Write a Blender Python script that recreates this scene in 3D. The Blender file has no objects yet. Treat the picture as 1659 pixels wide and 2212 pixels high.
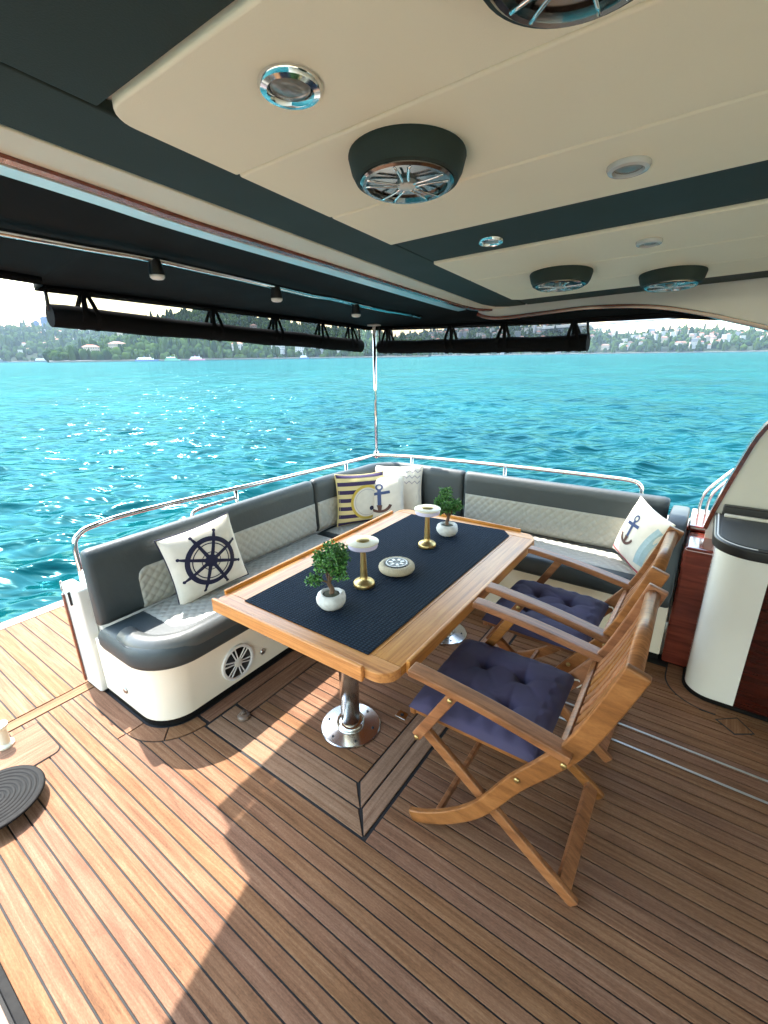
import bpy, math, random
import numpy as np
from mathutils import Vector, Matrix

random.seed(7); rng = np.random.default_rng(7)
scene = bpy.context.scene
COL = scene.collection
R = math.radians

# ------------------------------------------------------------------ camera
CAM_H = 1.65
YAW, PITCH, ROLL = R(35.5), R(18.85), R(0.8)
h = Vector((-math.sin(YAW), math.cos(YAW), 0)); up = Vector((0, 0, 1))
fwd = h * math.cos(PITCH) - up * math.sin(PITCH)
right = h.cross(up); upc = right.cross(fwd)
r2 = right * math.cos(ROLL) - upc * math.sin(ROLL)
u2 = upc * math.cos(ROLL) + right * math.sin(ROLL)
cam_d = bpy.data.cameras.new('camera'); cam = bpy.data.objects.new('camera', cam_d); COL.objects.link(cam)
cam_d.sensor_fit = 'VERTICAL'; cam_d.sensor_height = 36; cam_d.lens = 36 * 990 / 2212
cam_d.clip_start = 0.02; cam_d.clip_end = 30000
m = Matrix((r2, u2, -fwd)).transposed().to_4x4(); m.translation = (0, 0, CAM_H); cam.matrix_world = m
scene.camera = cam

# ------------------------------------------------------------------ sky, sun, exposure
SUN = Vector((0.60, -0.12, -1.0)).normalized()          # direction the light travels
elev = math.asin(-SUN.z); azim = math.atan2(-SUN.x, -SUN.y)
world = bpy.data.worlds.new('World'); scene.world = world; world.use_nodes = True
wn = world.node_tree.nodes; wl = world.node_tree.links
sky = wn.new('ShaderNodeTexSky'); sky.sky_type = 'NISHITA'; sky.sun_disc = False
sky.sun_elevation = elev; sky.sun_rotation = azim; sky.air_density = 2.2; sky.dust_density = 1.2; sky.ozone_density = 1.5
wn['Background'].inputs['Strength'].default_value = 0.15
wl.new(sky.outputs[0], wn['Background'].inputs['Color'])
sun_d = bpy.data.lights.new('sun', 'SUN'); sun_d.energy = 2.15; sun_d.angle = R(0.5); sun_d.color = (1.0, 0.95, 0.87)
sun = bpy.data.objects.new('sun', sun_d); COL.objects.link(sun); sun.location = (-6, 2, 9)
sun.rotation_euler = SUN.to_track_quat('-Z', 'Y').to_euler()
vs = scene.view_settings
vs.view_transform = 'Standard'; vs.look = 'None'; vs.gamma = 1.0; vs.use_curve_mapping = False; vs.exposure = 2.88
scene.cycles.use_denoising = True
scene.cycles.max_bounces = 8; scene.cycles.diffuse_bounces = 5; scene.cycles.glossy_bounces = 4
scene.cycles.transparent_max_bounces = 8; scene.cycles.caustics_reflective = False; scene.cycles.caustics_refractive = False
scene.cycles.volume_bounces = 0; scene.cycles.sample_clamp_indirect = 6.0

# ------------------------------------------------------------------ mesh builder
class MB:
    def __init__(s): s.v = []; s.f = []; s.mi = []
    def add(s, verts, faces, mi=0):
        o = len(s.v); s.v += [tuple(p) for p in verts]; s.f += [tuple(i + o for i in f) for f in faces]; s.mi += [mi] * len(faces)
        return s
    def box(s, x0, x1, y0, y1, z0, z1, mi=0):
        v = [(x, y, z) for z in (z0, z1) for x, y in ((x0, y0), (x1, y0), (x1, y1), (x0, y1))]
        return s.add(v, [(3, 2, 1, 0), (4, 5, 6, 7), (0, 1, 5, 4), (1, 2, 6, 5), (2, 3, 7, 6), (3, 0, 4, 7)], mi)
    def prism(s, poly, z0, z1, mi=0):                       # z0, z1: numbers or functions of (x, y)
        n = len(poly); f0 = z0 if callable(z0) else (lambda x, y: z0); f1 = z1 if callable(z1) else (lambda x, y: z1)
        v = [(x, y, f0(x, y)) for x, y in poly] + [(x, y, f1(x, y)) for x, y in poly]
        f = [tuple(range(n))[::-1], tuple(range(n, 2 * n))] + [(i, (i + 1) % n, n + (i + 1) % n, n + i) for i in range(n)]
        return s.add(v, f, mi)
    def loft(s, rings, cap0=True, cap1=True, closed=True, mi=0):
        n = len(rings[0]); v = [p for r in rings for p in r]; f = []
        for k in range(len(rings) - 1):
            for i in range(n if closed else n - 1):
                a, b = k * n + i, k * n + (i + 1) % n
                f.append((a, b, b + n, a + n))
        if cap0: f.append(tuple(range(n))[::-1])
        if cap1: f.append(tuple((len(rings) - 1) * n + i for i in range(n)))
        return s.add(v, f, mi)
    def tube(s, path, r, seg=10, mi=0, caps=True):
        P = [Vector(p) for p in path]; rings = []; ref = None
        for i, p in enumerate(P):
            t = (P[min(i + 1, len(P) - 1)] - P[max(i - 1, 0)]).normalized()
            if ref is None:
                ref = Vector((0, 0, 1)) if abs(t.z) < .9 else Vector((1, 0, 0))
            a = (ref - t * ref.dot(t)).normalized(); b = t.cross(a); ref = a
            rr = r[i] if isinstance(r, (list, tuple)) else r
            rings.append([p + (a * math.cos(q) + b * math.sin(q)) * rr for q in [2 * math.pi * k / seg for k in range(seg)]])
        return s.loft(rings, caps, caps, True, mi)
    def lathe(s, prof, seg=28, c=(0, 0, 0), mi=0, caps=True):
        rings = [[(c[0] + r * math.cos(2 * math.pi * k / seg), c[1] + r * math.sin(2 * math.pi * k / seg), c[2] + z) for k in range(seg)] for r, z in prof]
        return s.loft(rings, caps, caps, True, mi)
    def grid(s, nu, nv, fn, mi=0):
        v = [fn(i / nu, j / nv) for j in range(nv + 1) for i in range(nu + 1)]
        f = [(j * (nu + 1) + i, j * (nu + 1) + i + 1, (j + 1) * (nu + 1) + i + 1, (j + 1) * (nu + 1) + i) for j in range(nv) for i in range(nu)]
        return s.add(v, f, mi)
    def beam(s, p, q, w, t, side=(0, 1, 0), mi=0):          # rectangular bar from p to q; t along 'side', w across
        p, q = Vector(p), Vector(q); d = (q - p).normalized(); sd = Vector(side); sd = (sd - d * sd.dot(d)).normalized(); n = d.cross(sd)
        rings = [[c + sd * (a * t / 2) + n * (b * w / 2) for a, b in ((-1, -1), (1, -1), (1, 1), (-1, 1))] for c in (p, q)]
        return s.loft(rings, mi=mi)
    def build(s, name, mat, parent=None, smooth=False, bevel=0, seg=2, autos=False):
        me = bpy.data.meshes.new(name); me.from_pydata(s.v, [], s.f)
        mats = mat if isinstance(mat, (list, tuple)) else [mat]
        for mm in mats: me.materials.append(mm)
        if len(mats) > 1: me.polygons.foreach_set('material_index', s.mi)
        me.validate(); me.update()
        import bmesh
        b = bmesh.new(); b.from_mesh(me); bmesh.ops.recalc_face_normals(b, faces=b.faces); b.to_mesh(me); b.free()
        o = bpy.data.objects.new(name, me); COL.objects.link(o)
        if parent: o.parent = parent
        if smooth: me.shade_smooth()
        if bevel:
            md = o.modifiers.new('bevel', 'BEVEL'); md.width = bevel; md.segments = seg; md.limit_method = 'ANGLE'; md.angle_limit = R(35)
            me.shade_smooth()
            wn_ = o.modifiers.new('wn', 'WEIGHTED_NORMAL'); wn_.keep_sharp = True
        if autos: me.set_sharp_from_angle(angle=R(autos))
        return o

def tag(o, label=None, cat=None, group=None, kind=None):
    if label: o['label'] = label
    if cat: o['category'] = cat
    if group: o['group'] = group
    if kind: o['kind'] = kind
    return o
def thing(name, label, cat, loc=(0, 0, 0), rz=0, group=None):
    o = bpy.data.objects.new(name, None); COL.objects.link(o); o.location = loc; o.rotation_euler = (0, 0, rz)
    o.empty_display_size = .1
    return tag(o, label, cat, group)
def arc(cx, cy, r, a0, a1, n=10):
    return [(cx + r * math.cos(R(a0 + (a1 - a0) * i / n)), cy + r * math.sin(R(a0 + (a1 - a0) * i / n))) for i in range(n + 1)]
def smooth_path(pts, sub=8):
    P = [Vector(p) for p in pts]; out = []
    for i in range(len(P) - 1):
        p0, p1, p2, p3 = P[max(i - 1, 0)], P[i], P[i + 1], P[min(i + 2, len(P) - 1)]
        for k in range(sub):
            t = k / sub
            out.append(0.5 * ((2 * p1) + (p2 - p0) * t + (2 * p0 - 5 * p1 + 4 * p2 - p3) * t * t + (3 * p1 - p0 - 3 * p2 + p3) * t ** 3))
    return out + [P[-1]]
def inset_poly(poly, d):                                    # counter-clockwise polygon moved inward by d
    n = len(poly); out = []
    for i in range(n):
        p0, p1, p2 = Vector(poly[i - 1]), Vector(poly[i]), Vector(poly[(i + 1) % n])
        e1 = (p1 - p0).normalized(); e2 = (p2 - p1).normalized()
        n1 = Vector((-e1.y, e1.x)); n2 = Vector((-e2.y, e2.x)); b = n1 + n2
        if b.length < 1e-6: b = n1
        b.normalize(); c = max(.35, b.dot(n1)); q = p1 + b * (d / c); out.append((q.x, q.y))
    return out
def pad(name, poly, prof, mat, parent, smooth=True):        # cushion: rounded stack of inset outlines; prof = [(inset, z)]
    rings = []
    for d, z in prof: rings.append([(x, y, z) for x, y in (inset_poly(poly, d) if d else poly)])
    return MB().loft(rings).build(name, mat, parent, smooth=smooth, autos=50)

# ------------------------------------------------------------------ materials
def new_mat(name):
    m_ = bpy.data.materials.new(name); m_.use_nodes = True
    return m_, m_.node_tree.nodes, m_.node_tree.links, m_.node_tree.nodes['Principled BSDF']
def simple(name, col, rough=.5, metal=0, noise=0, nscale=60, bump=0, bscale=200, coat=0, spec=.5, trans=0):
    m_, n, l, b = new_mat(name)
    b.inputs['Roughness'].default_value = rough; b.inputs['Metallic'].default_value = metal
    b.inputs['Coat Weight'].default_value = coat; b.inputs['Coat Roughness'].default_value = .08
    b.inputs['Specular IOR Level'].default_value = spec; b.inputs['Transmission Weight'].default_value = trans
    b.inputs['Base Color'].default_value = (*col, 1)
    tc = n.new('ShaderNodeTexCoord')
    if noise:
        nz = n.new('ShaderNodeTexNoise'); nz.inputs['Scale'].default_value = nscale; nz.inputs['Detail'].default_value = 5
        l.new(tc.outputs['Object'], nz.inputs['Vector'])
        mr = n.new('ShaderNodeMapRange'); mr.inputs[1].default_value = .25; mr.inputs[2].default_value = .75
        mr.inputs[3].default_value = 1 - noise; mr.inputs[4].default_value = 1 + noise; l.new(nz.outputs[0], mr.inputs[0])
        mx = n.new('ShaderNodeMix'); mx.data_type = 'RGBA'; mx.blend_type = 'MULTIPLY'; mx.inputs[0].default_value = 1
        mx.inputs[6].default_value = (*col, 1); l.new(mr.outputs[0], mx.inputs[7]); l.new(mx.outputs[2], b.inputs['Base Color'])
        rr = n.new('ShaderNodeMapRange'); rr.inputs[3].default_value = rough * .85; rr.inputs[4].default_value = min(1, rough * 1.2)
        l.new(nz.outputs[0], rr.inputs[0]); l.new(rr.outputs[0], b.inputs['Roughness'])
    if bump:
        bz = n.new('ShaderNodeTexNoise'); bz.inputs['Scale'].default_value = bscale; bz.inputs['Detail'].default_value = 4
        l.new(tc.outputs['Object'], bz.inputs['Vector'])
        bp = n.new('ShaderNodeBump'); bp.inputs['Strength'].default_value = bump; bp.inputs['Distance'].default_value = .002
        l.new(bz.outputs[0], bp.inputs['Height']); l.new(bp.outputs[0], b.inputs['Normal'])
    return m_
def wood(name, c_dark, c_mid, c_light, stretch=(3, 60, 60), rough=.5, coat=0, tint=.25, speck=0, bump=.15, spec=.5):
    m_, n, l, b = new_mat(name)
    tc = n.new('ShaderNodeTexCoord'); oi = n.new('ShaderNodeObjectInfo')
    off = n.new('ShaderNodeVectorMath'); off.operation = 'SCALE'; off.inputs[0].default_value = (37, 91, 53); l.new(oi.outputs['Random'], off.inputs['Scale'])
    ad = n.new('ShaderNodeVectorMath'); l.new(tc.outputs['Object'], ad.inputs[0]); l.new(off.outputs[0], ad.inputs[1])
    mp = n.new('ShaderNodeMapping'); mp.inputs['Scale'].default_value = stretch; l.new(ad.outputs[0], mp.inputs['Vector'])
    nz = n.new('ShaderNodeTexNoise'); nz.inputs['Scale'].default_value = 1.0; nz.inputs['Detail'].default_value = 7; nz.inputs['Roughness'].default_value = .62; nz.inputs['Distortion'].default_value = .6
    l.new(mp.outputs[0], nz.inputs['Vector'])
    rp = n.new('ShaderNodeValToRGB'); e = rp.color_ramp.elements
    e[0].position = .28; e[0].color = (*c_dark, 1); e[1].position = .74; e[1].color = (*c_light, 1)
    k = e.new(.5); k.color = (*c_mid, 1); l.new(nz.outputs[0], rp.inputs[0])
    mr = n.new('ShaderNodeMapRange'); mr.inputs[3].default_value = 1 - tint; mr.inputs[4].default_value = 1 + tint; l.new(oi.outputs['Random'], mr.inputs[0])
    mx = n.new('ShaderNodeMix'); mx.data_type = 'RGBA'; mx.blend_type = 'MULTIPLY'; mx.inputs[0].default_value = 1
    l.new(rp.outputs[0], mx.inputs[6]); l.new(mr.outputs[0], mx.inputs[7])
    # second random: warm / grey drift between boards
    fr = n.new('ShaderNodeMath'); fr.operation = 'MULTIPLY'; fr.inputs[1].default_value = 7.31; l.new(oi.outputs['Random'], fr.inputs[0])
    f2 = n.new('ShaderNodeMath'); f2.operation = 'FRACT'; l.new(fr.outputs[0], f2.inputs[0])
    hs = n.new('ShaderNodeHueSaturation'); l.new(mx.outputs[2], hs.inputs['Color'])
    ms = n.new('ShaderNodeMapRange'); ms.inputs[3].default_value = .93; ms.inputs[4].default_value = 1.06; l.new(f2.outputs[0], ms.inputs[0]); l.new(ms.outputs[0], hs.inputs['Saturation'])
    mh = n.new('ShaderNodeMapRange'); mh.inputs[3].default_value = .493; mh.inputs[4].default_value = .502; l.new(f2.outputs[0], mh.inputs[0]); l.new(mh.outputs[0], hs.inputs['Hue'])
    last = hs.outputs[0]
    if speck:
        sp = n.new('ShaderNodeTexNoise'); sp.inputs['Scale'].default_value = 1; sp.inputs['Detail'].default_value = 3
        m2 = n.new('ShaderNodeMapping'); m2.inputs['Scale'].default_value = (110, 330, 330); l.new(ad.outputs[0], m2.inputs['Vector']); l.new(m2.outputs[0], sp.inputs['Vector'])
        r3 = n.new('ShaderNodeMapRange'); r3.inputs[1].default_value = .3; r3.inputs[2].default_value = .7; r3.inputs[3].default_value = 1 - speck; r3.inputs[4].default_value = 1 + speck; l.new(sp.outputs[0], r3.inputs[0])
        m3 = n.new('ShaderNodeMix'); m3.data_type = 'RGBA'; m3.blend_type = 'MULTIPLY'; m3.inputs[0].default_value = 1; l.new(last, m3.inputs[6]); l.new(r3.outputs[0], m3.inputs[7]); last = m3.outputs[2]
    wz = n.new('ShaderNodeTexNoise'); wz.inputs['Scale'].default_value = 2.6; wz.inputs['Detail'].default_value = 5; wz.inputs['Roughness'].default_value = .65; l.new(tc.outputs['Object'], wz.inputs['Vector'])
    wr = n.new('ShaderNodeMapRange'); wr.inputs[1].default_value = .3; wr.inputs[2].default_value = .7; wr.inputs[3].default_value = .86; wr.inputs[4].default_value = 1.10; l.new(wz.outputs[0], wr.inputs[0])
    wm = n.new('ShaderNodeMix'); wm.data_type = 'RGBA'; wm.blend_type = 'MULTIPLY'; wm.inputs[0].default_value = 1; l.new(last, wm.inputs[6]); l.new(wr.outputs[0], wm.inputs[7]); last = wm.outputs[2]
    if speck > .1:
        sz = n.new('ShaderNodeTexNoise'); sz.inputs['Scale'].default_value = 11; sz.inputs['Detail'].default_value = 6; sz.inputs['Roughness'].default_value = .7; l.new(tc.outputs['Object'], sz.inputs['Vector'])
        sr = n.new('ShaderNodeMapRange'); sr.inputs[1].default_value = .60; sr.inputs[2].default_value = .74; sr.inputs[3].default_value = 1.0; sr.inputs[4].default_value = .74; l.new(sz.outputs[0], sr.inputs[0])
        sm = n.new('ShaderNodeMix'); sm.data_type = 'RGBA'; sm.blend_type = 'MULTIPLY'; sm.inputs[0].default_value = 1; l.new(last, sm.inputs[6]); l.new(sr.outputs[0], sm.inputs[7]); last = sm.outputs[2]
    l.new(last, b.inputs['Base Color'])
    b.inputs['Specular IOR Level'].default_value = spec
    b.inputs['Roughness'].default_value = rough; b.inputs['Coat Weight'].default_value = coat; b.inputs['Coat Roughness'].default_value = .12
    bp = n.new('ShaderNodeBump'); bp.inputs['Strength'].default_value = bump; bp.inputs['Distance'].default_value = .002; l.new(nz.outputs[0], bp.inputs['Height']); l.new(bp.outputs[0], b.inputs['Normal'])
    return m_
M = {}
M['teak'] = wood('teak_deck', (.125, .058, .029), (.20, .101, .053), (.275, .154, .088), (3.0, 75, 75), .7, .0, .055, .16, .2, .12)
M['teak_y'] = wood('teak_margin', (.125, .058, .029), (.195, .100, .053), (.27, .152, .087), (75, 3.0, 75), .7, .0, .06, .16, .2, .12)
M['frame_x'] = wood('teak_hatch_frame_cross', (.165, .088, .053), (.25, .148, .095), (.325, .208, .142), (3.0, 75, 75), .7, 0, .05, .16, .2, .12)
M['frame_y'] = wood('teak_hatch_frame_long', (.165, .088, .053), (.25, .148, .095), (.325, .208, .142), (75, 3.0, 75), .7, 0, .05, .16, .2, .12)
M['teak_red'] = wood('teak_wet_edge', (.16, .05, .03), (.26, .10, .06), (.36, .17, .11), (75, 3.0, 75), .35, .3, .15, .1, .1)
M['caulk'] = simple('black_caulk', (.008, .008, .009), .75)
M['table_y'] = wood('table_teak_long', (.30, .105, .016), (.52, .215, .038), (.66, .325, .072), (60, 2.2, 60), .36, .10, .12, .06, .08, .35)
M['table_x'] = wood('table_teak_cross', (.30, .105, .016), (.52, .215, .038), (.66, .325, .072), (2.2, 60, 60), .36, .10, .12, .06, .08, .35)
M['chair'] = wood('chair_teak', (.13, .050, .017), (.26, .104, .035), (.37, .162, .058), (5, 60, 22), .42, .08, .12, .08, .1, .3)
M['mahogany'] = wood('mahogany_varnish', (.07, .012, .006), (.13, .024, .012), (.21, .045, .02), (3, 30, 30), .16, 1.0, .1, 0, .03)
M['leather'] = simple('grey_leather', (.032, .043, .048), .52, noise=.12, nscale=9, bump=.55, bscale=48)
M['leather_lt'] = simple('grey_leather_roll', (.085, .09, .088), .36, noise=.08, nscale=9, bump=.5, bscale=48)
M['quilt'] = simple('quilted_vinyl', (.36, .355, .315), .5, noise=.06, nscale=40, bump=.2, bscale=500)
M['piping'] = simple('cushion_piping', (.02, .022, .025), .5)
M['gel'] = simple('white_gelcoat', (.82, .81, .76), .16, noise=.03, nscale=4, coat=.6)
M['gel_grey'] = simple('grey_gelcoat', (.62, .61, .57), .3, noise=.03, nscale=4, coat=.3)
M['chrome'] = simple('polished_steel', (.74, .74, .73), .09, 1.0, noise=.03, nscale=20)
M['smoky'] = simple('smoked_chrome', (.22, .21, .20), .14, 1.0, noise=.05, nscale=30)
M['brushed'] = simple('brushed_steel', (.60, .59, .57), .20, 1.0, noise=.05, nscale=30)
M['steel_dk'] = simple('dull_steel', (.5, .5, .5), .28, 1.0, noise=.05, nscale=30)
M['brass'] = simple('brushed_brass', (.50, .37, .16), .38, 1.0, noise=.05, nscale=60)
M['beige'] = simple('cream_vinyl', (.89, .88, .70), .55, noise=.03, nscale=3, bump=.12, bscale=350)
M['cream'] = simple('cream_gelcoat', (.74, .69, .54), .3, noise=.03, nscale=4)
M['hide'] = simple('dark_green_hide', (.028, .042, .038), .6, noise=.10, nscale=6, bump=.3, bscale=300, spec=.15)
M['awning'] = simple('black_awning_canvas', (.006, .008, .009), .8, noise=.25, nscale=5, bump=.3, bscale=600, spec=.15)
M['roll'] = simple('rolled_black_canvas', (.006, .006, .007), .85, noise=.2, nscale=20, bump=.4, bscale=90, spec=.08)
M['black'] = simple('black_plastic', (.008, .008, .009), .4)
M['rubber'] = simple('black_rubber', (.007, .0065, .0065), .6, noise=.2, nscale=50, spec=.12)
M['counter'] = simple('dark_countertop', (.014, .020, .030), .35, noise=.2, nscale=180)
M['mat'] = None
M['white'] = simple('white_plastic', (.72, .71, .70), .35)
M['lamp_rim'] = simple('off_white_lamp_rim', (.50, .51, .49), .25, coat=.5)
M['pale_steel'] = simple('pale_satin_steel', (.78, .78, .77), .38, 1.0, noise=.05, nscale=12, bump=.3, bscale=40)
M['lilac'] = simple('frosted_lilac_acrylic', (.66, .62, .82), .35)
M['navy_cloth'] = simple('navy_seat_cloth', (.042, .035, .082), .85, noise=.18, nscale=14, bump=.6, bscale=30)
M['canvas_white'] = simple('off_white_pillow_cloth', (.68, .63, .55), .85, noise=.06, nscale=25, bump=.4, bscale=700)
M['canvas_cream'] = simple('cream_pillow_cloth', (.60, .57, .50), .85, noise=.06, nscale=25, bump=.4, bscale=700)
M['navy_print'] = simple('navy_felt', (.008, .008, .035), .85)
M['blue_print'] = simple('faded_blue_print', (.05, .075, .17), .85)
M['brown_print'] = simple('brown_print', (.10, .05, .04), .85)
M['grey_print'] = simple('grey_print', (.36, .33, .35), .85)
M['red_print'] = simple('red_print', (.42, .06, .09), .85)
M['paleblue_print'] = simple('pale_blue_print', (.35, .47, .52), .85, noise=.12, nscale=60)
M['yellow_print'] = simple('yellow_print', (.50, .36, .06), .85)
M['purple_print'] = simple('purple_stripe_print', (.035, .02, .07), .85)
M['cream_stripe'] = simple('cream_stripe_print', (.66, .54, .26), .85)
M['stone'] = simple('white_pebble_pot', (.60, .59, .56), .7, noise=.22, nscale=45, bump=.9, bscale=60)
M['bark'] = simple('bonsai_bark', (.13, .075, .045), .8, noise=.3, nscale=90, bump=.6, bscale=120)
M['soil'] = simple('moss_soil', (.05, .05, .025), .9, noise=.4, nscale=120, bump=.8, bscale=150)
M['rope'] = simple('natural_rope', (.48, .41, .29), .8, noise=.15, nscale=150, bump=.5, bscale=300)
M['glass'] = simple('smoked_lens', (.20, .22, .21), .12, noise=.1, nscale=60)
M['paper_lid'] = simple('pinkish_gelcoat', (.40, .30, .25), .45, noise=.06, nscale=6)

def woven():
    m_, n, l, b = new_mat('navy_woven_runner')
    tc = n.new('ShaderNodeTexCoord'); mp = n.new('ShaderNodeMapping'); mp.inputs['Scale'].default_value = (1, 1, 1); l.new(tc.outputs['Object'], mp.inputs['Vector'])
    w1 = n.new('ShaderNodeTexWave'); w1.bands_direction = 'X'; w1.inputs['Scale'].default_value = 20; w1.inputs['Distortion'].default_value = 1.2; w1.inputs['Detail'].default_value = 1; l.new(mp.outputs[0], w1.inputs['Vector'])
    w2 = n.new('ShaderNodeTexWave'); w2.bands_direction = 'Y'; w2.inputs['Scale'].default_value = 26; w2.inputs['Distortion'].default_value = 1.2; l.new(mp.outputs[0], w2.inputs['Vector'])
    mu = n.new('ShaderNodeMath'); mu.operation = 'MULTIPLY'; l.new(w1.outputs[1], mu.inputs[0]); l.new(w2.outputs[1], mu.inputs[1])
    nz = n.new('ShaderNodeTexNoise'); nz.inputs['Scale'].default_value = 260; l.new(tc.outputs['Object'], nz.inputs['Vector'])
    a = n.new('ShaderNodeMath'); a.operation = 'ADD'; l.new(mu.outputs[0], a.inputs[0]); l.new(nz.outputs[0], a.inputs[1])
    rp = n.new('ShaderNodeValToRGB'); rp.color_ramp.elements[0].color = (.001, .0025, .006, 1); rp.color_ramp.elements[0].position = .35
    rp.color_ramp.elements[1].color = (.020, .034, .056, 1); rp.color_ramp.elements[1].position = 1.2 if False else 1.0
    l.new(a.outputs[0], rp.inputs[0]); l.new(rp.outputs[0], b.inputs['Base Color']); b.inputs['Roughness'].default_value = .85; b.inputs['Specular IOR Level'].default_value = .08
    bp = n.new('ShaderNodeBump'); bp.inputs['Strength'].default_value = .8; bp.inputs['Distance'].default_value = .003; l.new(a.outputs[0], bp.inputs['Height']); l.new(bp.outputs[0], b.inputs['Normal'])
    return m_
M['mat'] = woven()
def mesh_screen():
    m_, n, l, b = new_mat('dark_mesh_screen')
    b.inputs['Base Color'].default_value = (.02, .02, .022, 1); b.inputs['Roughness'].default_value = .7
    tr = n.new('ShaderNodeBsdfTransparent'); mx = n.new('ShaderNodeMixShader'); mx.inputs[0].default_value = .66
    l.new(tr.outputs[0], mx.inputs[1]); l.new(b.outputs[0], mx.inputs[2]); l.new(mx.outputs[0], n['Material Output'].inputs['Surface'])
    return m_
M['screen'] = mesh_screen()
def leaf_mat(name, c0, c1, rough=.4, spec=.5):
    m_, n, l, b = new_mat(name)
    g = n.new('ShaderNodeNewGeometry'); rp = n.new('ShaderNodeValToRGB')
    rp.color_ramp.elements[0].color = (*c0, 1); rp.color_ramp.elements[1].color = (*c1, 1)
    l.new(g.outputs['Random Per Island'], rp.inputs[0]); l.new(rp.outputs[0], b.inputs['Base Color'])
    b.inputs['Roughness'].default_value = rough; b.inputs['Specular IOR Level'].default_value = spec
    return m_
M['leaf'] = leaf_mat('jade_leaf', (.012, .075, .018), (.13, .34, .075))
M['forest'] = leaf_mat('forest_crown', (.008, .022, .006), (.038, .066, .015), 1.0, 0.0)
def sea_mat():
    m_, n, l, b = new_mat('turquoise_sea')
    tc = n.new('ShaderNodeTexCoord')
    big = n.new('ShaderNodeTexNoise'); big.inputs['Scale'].default_value = .12; big.inputs['Detail'].default_value = 4; l.new(tc.outputs['Object'], big.inputs['Vector'])
    rp = n.new('ShaderNodeValToRGB'); rp.color_ramp.elements[0].position = .35; rp.color_ramp.elements[1].position = .68
    rp.color_ramp.elements[0].color = (.000, .017, .019, 1); rp.color_ramp.elements[1].color = (.000, .036, .038, 1)
    l.new(big.outputs[0], rp.inputs[0])
    mr_ = n.new('ShaderNodeMapping'); mr_.inputs['Rotation'].default_value = (0, 0, -YAW); l.new(tc.outputs['Object'], mr_.inputs['Vector'])
    mp = n.new('ShaderNodeMapping'); mp.inputs['Scale'].default_value = (.62, 1.5, 1.0); l.new(mr_.outputs[0], mp.inputs['Vector'])
    n1 = n.new('ShaderNodeTexNoise'); n1.inputs['Scale'].default_value = 1.5; n1.inputs['Detail'].default_value = 2.5; n1.inputs['Roughness'].default_value = .5; n1.inputs['Distortion'].default_value = .4; l.new(mp.outputs[0], n1.inputs['Vector'])
    bp = n.new('ShaderNodeBump'); bp.inputs['Strength'].default_value = 1.0; bp.inputs['Distance'].default_value = .20; l.new(n1.outputs[0], bp.inputs['Height'])
    n2 = n.new('ShaderNodeTexNoise'); n2.inputs['Scale'].default_value = 5.5; n2.inputs['Detail'].default_value = 3; l.new(mp.outputs[0], n2.inputs['Vector'])
    b2 = n.new('ShaderNodeBump'); b2.inputs['Strength'].default_value = .8; b2.inputs['Distance'].default_value = .006; l.new(n2.outputs[0], b2.inputs['Height']); l.new(bp.outputs[0], b2.inputs['Normal'])
    df_ = n.new('ShaderNodeBsdfDiffuse'); l.new(rp.outputs[0], df_.inputs['Color']); l.new(b2.outputs[0], df_.inputs['Normal'])
    gl = n.new('ShaderNodeBsdfGlossy'); gl.inputs['Roughness'].default_value = .15; gl.inputs['Color'].default_value = (.32, .78, .92, 1); l.new(b2.outputs[0], gl.inputs['Normal'])
    fr_ = n.new('ShaderNodeFresnel'); fr_.inputs['IOR'].default_value = 1.33; l.new(b2.outputs[0], fr_.inputs['Normal'])
    fs = n.new('ShaderNodeMath'); fs.operation = 'MULTIPLY'; fs.inputs[1].default_value = .62; l.new(fr_.outputs[0], fs.inputs[0])
    fm = n.new('ShaderNodeMath'); fm.operation = 'MINIMUM'; fm.inputs[1].default_value = .14; l.new(fs.outputs[0], fm.inputs[0])
    mxs = n.new('ShaderNodeMixShader'); l.new(fm.outputs[0], mxs.inputs[0]); l.new(df_.outputs[0], mxs.inputs[1]); l.new(gl.outputs[0], mxs.inputs[2])
    l.new(mxs.outputs[0], n['Material Output'].inputs['Surface']); n.remove(b)
    return m_
M['sea'] = sea_mat()

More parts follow.
